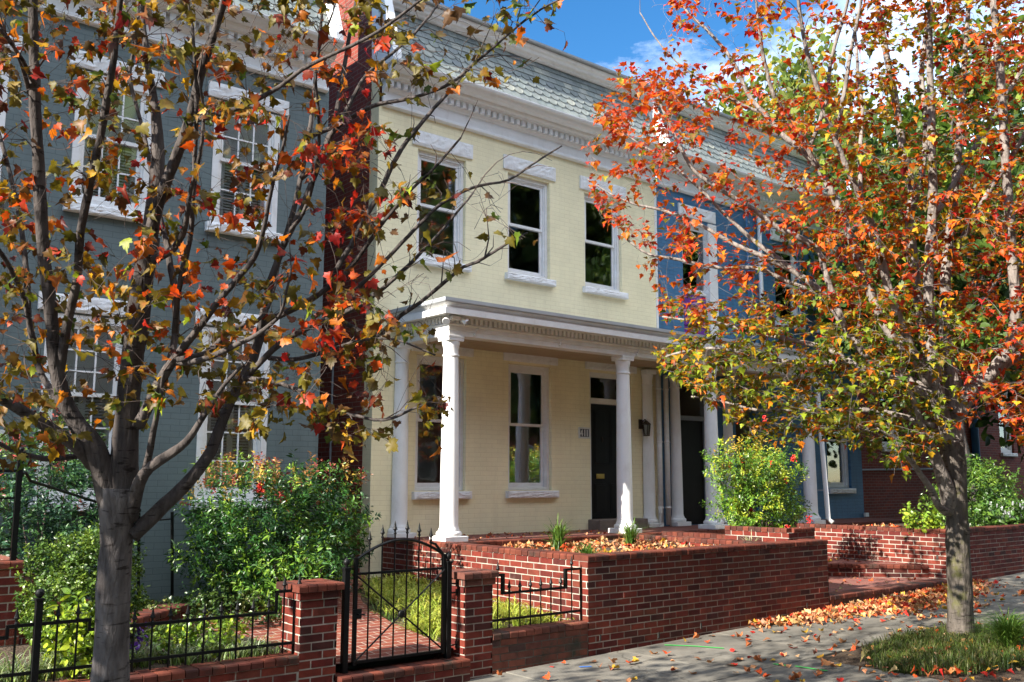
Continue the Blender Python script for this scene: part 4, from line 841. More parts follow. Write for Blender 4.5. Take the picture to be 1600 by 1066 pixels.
# ================================================================== IRON FENCE AND GATE
FYc = 7.19
def finial(mb, x, y, z, s=1.0):
    mb.lathe(x, y, [(.007, z), (.013*s, z+.004), (.013*s, z+.012), (.008, z+.018), (.010, z+.032*s), (.019*s, z+.046*s), (.015*s, z+.056*s), (.010*s, z+.075*s), (.0035, z+.108*s), (.001, z+.118*s)], 8)
    mb.tube([(x-.022*s, y, z+.040*s), (x-.014*s, y, z+.052*s), (x-.004, y, z+.040*s)], .0035, 4); mb.tube([(x+.022*s, y, z+.040*s), (x+.014*s, y, z+.052*s), (x+.004, y, z+.040*s)], .0035, 4)
def picket(parent, x, y, z0, z1, r=.0075, fin=True):
    mb = MB(); mb.tube([(x, y, z0), (x, y, z1)], r, 6)
    if fin: finial(mb, x, y, z1-.004)
    return mb.build('picket', M['iron'], parent)
def bar(mb, a, b, r=.011):
    a, b = Vector(a), Vector(b); t = (b-a); l = t.length/2; t.normalize(); s = t.cross(Vector((0, 1, 0))); s = s.normalized() if s.length > 1e-6 else Vector((1, 0, 0)); q = t.cross(s)
    mb.obox((a+b)/2, t*l, s*r, q*r)
fe = thing('iron_fence', 'black iron picket fence on the low wall left of the gate', 'fence', (2, FYc, .29), 'iron fence panels')
mb = MB(); bar(mb, (-3, FYc, .385), (3.66, FYc, .385)); bar(mb, (2.08, FYc, .632), (3.49, FYc, .632)); bar(mb, (3.49, FYc, .622), (3.49, FYc, .80), .010); bar(mb, (3.48, FYc, .79), (3.66, FYc, .79))
bar(mb, (2.08, FYc, .622), (2.08, FYc, .71), .010); bar(mb, (1.56, FYc, .70), (2.09, FYc, .70)); bar(mb, (1.56, FYc, .71), (1.56, FYc, .62), .010); bar(mb, (-3, FYc, .63), (1.57, FYc, .63)); mb.build('rails', M['iron'], fe)
for k in range(-26, 11):
    x = 2.39+k*.1297
    if abs(x-1.745) < .06: continue
    zt = .80 if x > 3.5 else (.71 if 1.56 < x < 2.08 else .64); picket(fe, x, FYc, .31, zt)
mb = MB(); mb.tube([(3.645, FYc, .30), (3.645, FYc, .80)], .008, 6); mb.build('end_bar', M['iron'], fe)
mb = MB(); mb.box(1.722, 1.768, FYc-.023, FYc+.023, .30, .86); mb.box(1.716, 1.774, FYc-.029, FYc+.029, .855, .872); mb.ball((1.745, FYc, .905), .032); mb.build('post', M['iron'], fe, bevel=.003)
fe2 = thing('iron_fence', 'short black iron fence panel with stepped ends between the pier and tall planter', 'fence', (6.2, FYc, .29), 'iron fence panels')
mb = MB(); bar(mb, (5.60, FYc, .372), (6.815, FYc, .372)); bar(mb, (5.60, FYc, .785), (5.80, FYc, .785)); bar(mb, (5.80, FYc, .795), (5.80, FYc, .602), .015); bar(mb, (5.80, FYc, .612), (6.605, FYc, .612)); bar(mb, (6.605, FYc, .602), (6.605, FYc, .795), .015); bar(mb, (6.605, FYc, .785), (6.815, FYc, .785)); bar(mb, (6.815, FYc, .28), (6.815, FYc, .795), .008); mb.build('rails', M['iron'], fe2)
for x in (5.74, 6.69): picket(fe2, x, FYc, .29, .80)
for k in range(6): picket(fe2, 5.88+k*.1325, FYc, .29, .625)
gt = thing('iron_gate', 'arched black iron gate with crossed braces between the brick piers', 'gate', (4.66, FYc, .1))
gx0, gx1 = 4.205, 5.115
mb = MB(); bar(mb, (gx0, FYc, .14), (gx0, FYc, 1.02), .015); bar(mb, (gx1, FYc, .14), (gx1, FYc, 1.01), .015); bar(mb, (gx0, FYc, .165), (gx1, FYc, .165), .011); bar(mb, (gx0, FYc, .885), (gx1, FYc, .885), .010)
arc = [(gx0+(gx1-gx0)*t, FYc, 1.0+.155*math.sin(math.pi*t)**.9) for t in np.linspace(0, 1, 25)]
mb.tube(arc, .013, 6); mb.build('frame', M['iron'], gt)
for k in range(6):
    x = 4.335+k*.127; t = (x-gx0)/(gx1-gx0); picket(gt, x, FYc, .16, 1.055+.155*math.sin(math.pi*t)**.9)
for a, b in (((gx0, .17), (gx1, .875)), ((gx0, .875), (gx1, .17))):
    mb = MB(); mb.tube([(a[0], FYc-.014, a[1]), (b[0], FYc-.014, b[1])], .0075, 6); mb.build('brace', M['iron'], gt)
mb = MB(); mb.lathe(0, 0, [(.001, -.012), (.026, -.012), (.034, -.006), (.034, .006), (.026, .012), (.001, .012)], 16); mb.v = [(4.66+a, FYc-.018+c*1.2, .522+b) for a, b, c in mb.v]; mb.build('hub', M['iron'], gt, True)
mb = MB(); mb.box(gx0-.03, gx0+.05, FYc-.03, FYc-.012, .52, .60); mb.tube([(gx0+.01, FYc-.03, .56), (gx0+.01, FYc-.06, .56), (gx0+.06, FYc-.065, .555)], .007, 6); mb.build('latch', M['iron'], gt)
mb = MB(); mb.tube([(5.10, FYc, 1.015), (5.02, FYc, 1.10), (4.96, FYc, 1.12)], .012, 6)
for z in (.22, .86): mb.tube([(gx1, FYc, z), (5.17, FYc, z)], .009, 6)
mb.build('hinge', M['iron'], gt)
for x, lab, rods in ((4.115, 'black iron gate post with a ball cap left of the gate', ()), (5.165, 'black iron gate post with a ball cap right of the gate bolted to the pier', (.74, .66, .20))):
    p = thing('gate_post', lab, 'post', (x, FYc, .06), 'iron gate posts'); mb = MB(); s = .025
    mb.box(x-s, x+s, FYc-s, FYc+s, .05, .93); mb.box(x-s-.006, x+s+.006, FYc-s-.006, FYc+s+.006, .925, .945); mb.build('shaft', M['iron'], p, bevel=.003)
    mb = MB(); mb.lathe(x, FYc, [(.018, .945), (.012, .955), (.026, .972), (.030, .988), (.024, 1.005), (.008, 1.018), (.006, 1.03)], 12); mb.build('ball_cap', M['iron'], p, True)
    if rods:
        for z in rods:
            mb = MB(); mb.tube([(x, FYc, z), (5.29, FYc, z)], .008, 6); mb.box(5.262, 5.284, FYc-.02, FYc+.02, z-.03, z+.03); mb.build('anchor', M['iron'], p)

# ================================================================== STOOP OF THE GREY HOUSE
st = thing('brick_stoop', 'red brick stoop platform at the left edge below the iron railing', 'stoop', (1, 9.5, .3))
sx1, sy0, szt = 1.95, 8.58, 1.02
wall_part('platform', st, (-1.5, sx1, sy0, YG, -.1, szt-.057), [((-1.5, sy0, 0), (1, 0, 0), (0, -1, 0), sx1+1.5, 13, szt-.057-13*BRH, 1)], [((-1.5, sy0, 0), (1, 0, 0), (0, -1, 0), sx1+1.5, szt-.057, .2)])
mb = MB(); mb.face([(-1.5, sy0+.19, szt-.002), (sx1, sy0+.19, szt-.002), (sx1, YG, szt-.002), (-1.5, YG, szt-.002)]); mb.build('floor', M['paver'], st)
for k in range(3):
    mb = MB(); a = sx1+k*.32; zt = szt-.2*(k+1); mb.box(a, a+.33, sy0+.35, YG-.25, .1, zt-.057, 1); brick_face(mb, (a, sy0+.35, 0), (1, 0, 0), (0, -1, 0), .33, 8, zt-.057-8*BRH, k)
    header_cap(mb, (a+.33, sy0+.35, 0), (0, 1, 0), (1, 0, 0), 1.3, zt-.057, depth=.33, m=2); mb.build('step', BM, st)
rl = thing('stoop_railing', 'black iron railing with sloping handrail on the brick stoop', 'railing', (1.9, 8.7, 1.0))
mb = MB(); bar(mb, (1.88, 8.66, szt), (1.88, 8.66, szt+.86), .021); mb.box(1.853, 1.907, 8.633, 8.687, szt+.86, szt+.875); mb.ball((1.88, 8.66, szt+.895), .022); mb.build('post', M['iron'], rl)
mb = MB(); bar(mb, (-1.4, 8.66, szt+.72), (1.88, 8.66, szt+.72), .012); bar(mb, (-1.4, 8.66, szt+.50), (1.88, 8.66, szt+.50), .008); bar(mb, (-1.4, 8.66, szt+.09), (1.88, 8.66, szt+.09), .010)
for k in range(16): xx = 1.72-k*.13; bar(mb, (xx, 8.66, szt+.09), (xx, 8.66, szt+.72), .007)
mb.build('rails', M['iron'], rl)
pB = atd(218, 902, 9.6); pC = atd(270, 915, 9.9); tB = atd(217, 806, 9.6)
mb = MB(); mb.tube([(1.90, 8.66, szt+.70), (1.93, 8.68, szt+.71), (1.98, 8.72, szt+.64), tuple(tB)], .013, 8); mb.build('handrail', M['iron'], rl)
h2 = thing('lower_handrail', 'black iron handrail posts at the foot of the stoop steps beside the grey wall', 'railing', tuple(pB))
mb = MB(); mb.tube([tuple(pB-np.array([0, 0, .2])), tuple(tB+np.array([0, 0, .03]))], .016, 8); mb.ball(tuple(tB+np.array([0, 0, .055])), .022); mb.build('post', M['iron'], h2)
mb = MB(); tC = atd(269, 800, 9.9); mb.tube([tuple(pC-np.array([0, 0, .1])), tuple(tC)], .017, 8); mb.build('post', M['iron'], h2)
mb = MB(); mb.tube([tuple(atd(217, 815, 9.6)), tuple(atd(269, 811, 9.9))], .010, 6); mb.build('rail', M['iron'], h2)
eb = thing('brick_edging', 'low block of reddish bricks edging the path behind the left fence', 'edging', (3.3, 8.9, .3))
mb = MB(); A = Vector((2.78, 8.45, 0)); u = Vector((.72, .69, 0)); nn = Vector((.69, -.72, 0)); mb.obox(A+u*.55+nn*-.12+Vector((0, 0, .28)), u*.55, nn*.12, (0, 0, .16), 1); brick_face(mb, A, u, nn, 1.1, 4, .44-.0-4*BRH, 0)
header_cap(mb, A, u, nn, 1.1, .44, depth=.24, m=2); mb.build('bricks', BM, eb)

# ================================================================== TREES
def catmull(P, step):
    P = np.array(P, float); n = len(P)
    if n == 2:
        k = max(2, int(np.linalg.norm(P[1, :3]-P[0, :3])/step)); t = np.linspace(0, 1, k)[:, None]; return P[0]*(1-t)+P[1]*t
    Q = np.vstack([2*P[0]-P[1], P, 2*P[-1]-P[-2]]); o = []
    for i in range(1, n):
        a, b, c, d = Q[i-1], Q[i], Q[i+1], Q[i+2]; k = max(1, int(np.linalg.norm((c-b)[:3])/step))
        for t in np.arange(k)/k: o.append(.5*((2*b)+(-a+c)*t+(2*a-5*b+4*c-d)*t*t+(-a+3*b-3*c+d)*t**3))
    o.append(P[-1]); return np.array(o)
class Tree:
    """limbs traced as 3-D polylines, then twigs grown from them towards leaf clusters"""
    def __init__(s, root, mat_b, mat_t): s.root = root; s.mb = mat_b; s.mt = mat_t; s.pos = []; s.rad = []; s.tan = []; s.tw = MB(); s.lf = dict(b=[], d=[], n=[], s=[], px=[])
    def limb(s, pts, name='limb', sides=10, build=True):
        """pts: (x, y, z, radius)"""
        C = catmull(pts, .05); C[:, 3] = np.maximum(C[:, 3], .002)
        t = np.gradient(C[:, :3], axis=0); t /= np.linalg.norm(t, axis=1, keepdims=True)+1e-9
        wob = np.cumsum(nr.normal(0, .0016, (len(C), 3)), 0); wob -= np.linspace(0, 1, len(C))[:, None]*wob[-1]; C[:, :3] += wob
        C[:, 3] *= 1+np.convolve(nr.normal(0, .05, len(C)), np.ones(3)/3, 'same')
        s.pos += list(C[:, :3]); s.rad += list(C[:, 3]); s.tan += list(t)
        if build:
            mb = MB(); mb.tube(C[:, :3], C[:, 3], sides); return mb.build(name, s.mb, s.root, True)
        s.tw.tube(C[:, :3], C[:, 3], 5)
    def freeze(s): s.P = np.array(s.pos); s.Rr = np.array(s.rad); s.T = np.array(s.tan)
    def twig(s, tgt, droop=.1):
        """one twig from the best place on the skeleton to tgt; the twig joins the skeleton"""
        v = tgt-s.P; d = np.linalg.norm(v, axis=1); al = (v*s.T).sum(1)/(d+1e-9)
        cost = d*(1.25-.55*al)+np.where(d < .10, .15, 0); i = int(np.argmin(cost)); a = s.P[i]; L_ = d[i]
        k = max(3, int(L_/.07)); t = np.linspace(0, 1, k)[:, None]
        side = nr.normal(0, 1, 3)*L_*.10; mid = a+s.T[i]*L_*.42+(tgt-a)*.22+side+np.array([0, 0, L_*droop*.4])
        C = a*(1-t)**2+mid*2*t*(1-t)+tgt*t*t
        r0 = min(s.Rr[i]*.62, .0035+.0042*L_); R = r0*(1-t[:, 0])+.0013*t[:, 0]+0
        s.tw.tube(C, R, 4, cap=False)
        tn = np.gradient(C, axis=0); tn /= np.linalg.norm(tn, axis=1, keepdims=True)+1e-9
        s.P = np.vstack([s.P, C[1:]]); s.Rr = np.concatenate([s.Rr, R[1:]]); s.T = np.vstack([s.T, tn[1:]])
        return C, tn
    def leaves(s, C, tn, n, size, flat, droop, petiole=.05, along=.45):
        for q in range(n):
            f = 1-nr.random()**1.6*along if q else 1; i = min(len(C)-1, int(f*(len(C)-1))); p = C[i]
            out = nr.normal(0, 1, 3); out[2] *= .35; out += tn[i]*.9; out /= np.linalg.norm(out)+1e-9
            b = p+out*petiole*(.5+nr.random())+np.array([0, 0, -petiole*.4])
            d = out*np.array([1, 1, .5])+nr.normal(0, .35, 3); d[2] -= droop*(.4+1.2*nr.random()); d /= np.linalg.norm(d)
            nn = nr.normal(0, 1, 3)*(1-flat)+np.array([0, 0, 1])*flat; nn -= d*(nn@d); nn /= np.linalg.norm(nn)+1e-9
            s.tw.tube([p, (p+b)/2+np.array([0, 0, .004]), b], [.0011, .0009, .0008], 3, cap=False)
            s.lf['b'].append(b); s.lf['d'].append(d); s.lf['n'].append(nn); s.lf['s'].append(size*math.exp(np.clip(nr.normal(0, .28), -.6, .42)))
    def finish(s, colour, mat_l, shape, fold=.16, curl=.25):
        s.tw.build('twigs', s.mt, s.root)
        b = np.array(s.lf['b']); d = np.array(s.lf['d']); n = np.array(s.lf['n']); z = np.array(s.lf['s']); a, c = colour(b)
        return leaf_mesh('foliage', b, d, n, z, a, c, shape, mat_l, s.root, fold, curl)
def vnoise(P, sc_, seed=0):
    """smooth value noise at points, 0..1"""
    r = np.random.default_rng(seed); G_ = r.random((24, 24, 24)); q = (np.asarray(P)*sc_+100) % 23; i = np.floor(q).astype(int); f = q-i; f = f*f*(3-2*f); o = 0
    for a in (0, 1):
        for b in (0, 1):
            for c in (0, 1):
                o = o+G_[(i[:, 0]+a) % 24, (i[:, 1]+b) % 24, (i[:, 2]+c) % 24]*(f[:, 0] if a else 1-f[:, 0])*(f[:, 1] if b else 1-f[:, 1])*(f[:, 2] if c else 1-f[:, 2])
    return o
def inpoly(x, y, poly):
    c = False; j = len(poly)-1
    for i in range(len(poly)):
        (a, b), (e, d) = poly[i], poly[j]
        if (b > y) != (d > y) and x < (e-a)*(y-b)/(d-b)+a: c = not c
        j = i
    return c
GREEN, YGREEN, OLIVE, GOLD, ORANGE, VERM, RED, WINE, BROWN = (.07, .13, .012), (.24, .30, .015), (.15, .12, .010), (.56, .30, .010), (.60, .15, .006), (.60, .065, .006), (.42, .014, .010), (.13, .010, .012), (.12, .055, .014)

# ---------------- left street tree: sparse, close to the camera
DL = 4.95
tl = thing('maple_tree', 'nearer bare limbed street maple with sparse olive and red leaves at the left', 'tree', tuple(atd(176, 1290, DL)*np.array([1, 1, 0])+np.array([0, 0, -.12])), 'street maples')
T = Tree(tl, M['bark'], M['twig'])
def LP(seq, d0=0, d1=0, base=DL):
    n = len(seq); o = []
    for k, (x, y, wpx) in enumerate(seq):
        D = base+d0+(d1-d0)*k/max(1, n-1); p = atd(x, y, D); o.append((*p, wpx/2*D/F_PX))
    return o
T.limb(LP([(171, 1290, 74), (173, 1180, 60), (176, 1040, 54), (179, 930, 50), (182, 850, 50), (183, 800, 54), (186, 760, 58)]), 'trunk', 24)
LL = [
 ([(190, 790, 46), (194, 720, 42), (198, 650, 38), (205, 570, 36), (214, 500, 35), (224, 430, 33), (235, 370, 30)], 0, .05),
 ([(232, 385, 26), (240, 320, 24), (246, 250, 20), (244, 180, 15), (238, 130, 11), (228, 60, 9), (220, -30, 7)], .05, .35),
 ([(234, 375, 22), (247, 320, 19), (278, 240, 16), (300, 175, 15), (318, 105, 13), (345, 25, 11), (362, -40, 9)], .05, -.4),
 ([(176, 790, 42), (160, 740, 38), (145, 700, 33), (112, 655, 28), (93, 610, 24), (84, 560, 21), (78, 480, 20), (68, 400, 19), (63, 330, 19), (58, 210, 18), (55, 100, 16), (52, -30, 14)], 0, -.3),
 ([(90, 600, 18), (104, 520, 15), (122, 440, 13), (127, 370, 13), (140, 305, 13), (155, 225, 12), (172, 130, 11), (184, 50, 10), (192, -30, 8)], -.1, -.65),
 ([(146, 725, 26), (120, 698, 22), (85, 674, 20), (50, 652, 19), (0, 621, 17), (-60, 585, 14)], 0, -.5),
 ([(128, 712, 10), (100, 716, 9), (68, 718, 9), (40, 712, 8), (14, 702, 7), (-30, 680, 6)], 0, -.3),
 ([(100, 640, 12), (80, 610, 11), (60, 575, 10), (48, 520, 9), (42, 440, 9), (34, 375, 8), (20, 300, 7), (0, 220, 6), (-20, 150, 5)], -.05, .6),
 ([(58, 560, 9), (40, 470, 9), (22, 430, 8), (0, 392, 7), (-40, 340, 6)], .1, -.4),
 ([(48, 150, 8), (30, 90, 6), (0, 40, 5), (-25, 10, 4)], -.25, -.8), ([(54, 130, 8), (25, 80, 6), (0, 45, 5)], -.3, -.9),
 ([(205, 838, 26), (228, 815, 24), (256, 790, 23), (285, 762, 21), (310, 735, 20), (330, 705, 19), (345, 665, 18), (360, 628, 17), (383, 588, 16), (401, 545, 15), (412, 490, 13), (425, 435, 12), (440, 390, 10), (455, 345, 9), (470, 280, 8), (482, 215, 7), (492, 150, 6), (498, 80, 5), (505, 0, 4)], 0, .9),
 ([(443, 385, 9), (470, 330, 9), (492, 275, 9), (510, 225, 8), (525, 180, 8), (535, 120, 7), (548, 50, 6), (560, -20, 5)], .55, 1.1),
 ([(204, 810, 24), (212, 770, 21), (224, 742, 19), (245, 722, 17), (268, 707, 15), (290, 690, 13), (312, 660, 10), (338, 620, 8), (360, 590, 6), (380, 570, 5)], 0, -.5),
 ([(226, 735, 12), (236, 700, 10), (245, 655, 9), (252, 615, 7), (256, 580, 5)], 0, -.3),
 ([(215, 665, 20), (228, 640, 18), (245, 605, 17), (262, 575, 16), (280, 550, 14), (298, 528, 12), (325, 492, 11), (360, 450, 10), (390, 415, 9), (405, 390, 8), (415, 350, 7), (425, 300, 6), (440, 240, 5), (452, 180, 4)], 0, -.45),
 ([(262, 575, 12), (270, 545, 11), (276, 500, 11), (272, 450, 11), (265, 405, 10), (258, 370, 8), (245, 310, 7), (232, 235, 7), (222, 190, 6), (205, 120, 6), (215, 60, 5), (216, 0, 4)], -.05, .6),
 ([(273, 520, 9), (278, 470, 9), (286, 425, 9), (296, 375, 8), (301, 320, 8), (304, 250, 7), (307, 190, 7), (306, 120, 5), (300, 40, 4), (290, -30, 3)], 0, -.35),
 ([(236, 408, 16), (252, 402, 14), (270, 392, 12), (286, 368, 10), (293, 335, 8), (298, 295, 7), (312, 240, 6), (318, 180, 5), (310, 120, 4)], .05, -.6),
 ([(296, 190, 9), (330, 182, 9), (370, 170, 8), (405, 155, 8), (440, 134, 7), (473, 108, 7), (510, 88, 6), (545, 72, 6), (585, 50, 5), (622, 26, 5), (665, -5, 4)], -.25, -.9),
 ([(270, 566, 12), (300, 566, 10), (335, 556, 9), (371, 539, 8), (400, 524, 7), (425, 506, 6), (440, 488, 5), (448, 455, 4), (455, 420, 3)], -.1, -.7),
 ([(275, 562, 9), (320, 552, 9), (350, 525, 8), (378, 508, 7), (402, 500, 6), (420, 478, 5), (432, 440, 4)], -.2, .2),
 ([(412, 505, 11), (445, 488, 10), (480, 470, 10), (510, 450, 9), (545, 420, 8), (575, 380, 7), (600, 345, 6), (640, 300, 5), (680, 262, 4), (720, 215, 3.5)], .5, .2),
 ([(385, 590, 10), (430, 545, 10), (470, 518, 10), (500, 505, 9), (554, 482, 8), (600, 451, 7), (640, 415, 6), (670, 385, 5), (700, 350, 4), (740, 300, 3)], .3, .55),
 ([(470, 280, 8), (500, 250, 8), (525, 200, 8), (581, 165, 7), (650, 150, 6), (705, 130, 5), (742, 98, 5), (780, 67, 4), (821, 32, 4), (858, 8, 3), (890, -8, 2.5)], .6, .1),
 ([(520, 430, 8), (560, 360, 8), (600, 285, 8), (628, 233, 7), (669, 180, 6), (709, 135, 5), (740, 100, 4)], .4, .9),
 ([(590, 525, 6), (630, 492, 6), (669, 465, 6), (700, 438, 6), (724, 418, 5), (745, 411, 5), (787, 386, 4), (824, 364, 3)], .4, -.1),
 ([(540, 505, 8), (590, 525, 6), (640, 480, 3)], .45, .4),
 ([(555, 455, 7), (610, 400, 6), (675, 332, 6), (706, 308, 5), (737, 293, 5), (794, 281, 4), (831, 257, 3.5), (878, 228, 2.5)], .5, .8),
 ([(380, 590, 8), (430, 598, 7), (470, 612, 7), (520, 640, 6), (560, 652, 5), (600, 658, 5), (645, 640, 4), (695, 620, 3)], .3, -.2),
 ([(420, 560, 8), (470, 560, 7), (520, 545, 6), (570, 530, 5), (620, 530, 4), (680, 555, 3)], .4, .1),
 ([(480, 215, 7), (530, 190, 7), (571, 120, 6), (618, 80, 5), (660, 40, 4), (690, 0, 3)], .7, 1.2),
 ([(446, 370, 7), (475, 330, 6), (495, 260, 6), (500, 190, 5), (495, 100, 4), (520, 20, 3)], .6, .1),
]
T.mb = M['bark_backlit']
for q, a, b in LL: T.limb(LP(q, a, b), 'limb', 10)
T.freeze()
RL = [(-80, -60), (560, -60), (905, -40), (885, 60), (820, 130), (700, 190), (760, 270), (880, 235), (860, 270), (800, 300), (770, 380), (830, 360), (800, 400), (720, 440), (690, 480), (640, 560), (705, 600), (700, 690), (610, 690), (520, 705), (470, 640), (430, 700), (380, 690), (300, 640), (130, 690), (60, 720), (-80, 700)]
seeds = []
while len(seeds) < 1350:
    x, y = nr.uniform(-80, 900), nr.uniform(-420, 715)
    if not inpoly(x, max(y, -55), RL) or (y < -60 and x > 820+.6*y): continue
    wgt = 1.0 if x < 560 else (.34 if x < 700 else .15)
    if 560 < x and y < 120: wgt = .75 if x < 700 else .5
    if 470 < x < 600: wgt = 1.15
    if x < 480 and 180 < y < 420: wgt = .72
    if 470 > x > 220 and y > 640: wgt *= .8
    if nr.random() > wgt/1.15: continue
    D = DL+np.clip(nr.normal(.15, .60), -.60, 1.6)
    seeds.append(atd(x, y, D))
order = np.argsort([np.min(np.linalg.norm(T.P-p, axis=1)) for p in seeds])
for i in order:
    C, tn = T.twig(seeds[i]); n = int(nr.integers(2, 7)); T.leaves(C, tn, n, .046, .25, .75, .045, .6)
# a few bare whips
for k in range(800):
    x, y = nr.uniform(-40, 880), nr.uniform(-40, 640)
    if inpoly(x, y, RL): T.twig(atd(x, y, DL+nr.normal(.1, .55)))
def colL(b):
    n = len(b); px = np.array([to_px(p) for p in b]); x, y = px[:, 0], px[:, 1]
    k = vnoise(b, 2.4, 3); k2 = vnoise(b, 7, 5); w = np.zeros((n, 9))
    red = np.clip(1.6*np.exp(-((x-520)/75)**2)*((y > 60) & (y < 620))+1.1*np.exp(-((x-285)/70)**2-((y-430)/110)**2)+.9*np.exp(-((x-330)/140)**2-((y-270)/100)**2)+.6*np.exp(-((x-620)/100)**2-((y-640)/70)**2)+.8*np.exp(-((x-50)/70)**2-((y-240)/130)**2), 0, 1.6)
    grn = np.clip((y-480)/150, 0, 1.3)*(x < 480)+.5*(x > 600)+.35
    w[:, 0] = .55*grn; w[:, 1] = .06+.18*grn*(k2 > .5); w[:, 2] = 1.7*grn+1.3; w[:, 3] = .26; w[:, 4] = .40*(1+red)*(k > .35)+.12; w[:, 5] = .8*red+.25*(k > .62); w[:, 6] = 1.1*red*(k > .4)+.06; w[:, 7] = .35*red+.2*(k < .35)+.12; w[:, 8] = .75+.4*(x > 600)
    w /= w.sum(1, keepdims=True); cs = np.array([GREEN, YGREEN, OLIVE, GOLD, ORANGE, VERM, RED, WINE, BROWN])
    i = (w.cumsum(1) > nr.random((n, 1))).argmax(1); i2 = (w.cumsum(1) > nr.random((n, 1))).argmax(1)
    j = 1+nr.normal(0, .18, (n, 1)); return np.clip((.65*cs[i]+.35*cs[i2])*j, .004, .9), np.clip(cs[i]*j*.9, .004, .9)
T.finish(colL, M['leaf_left'], MAPLE, .30, .55)

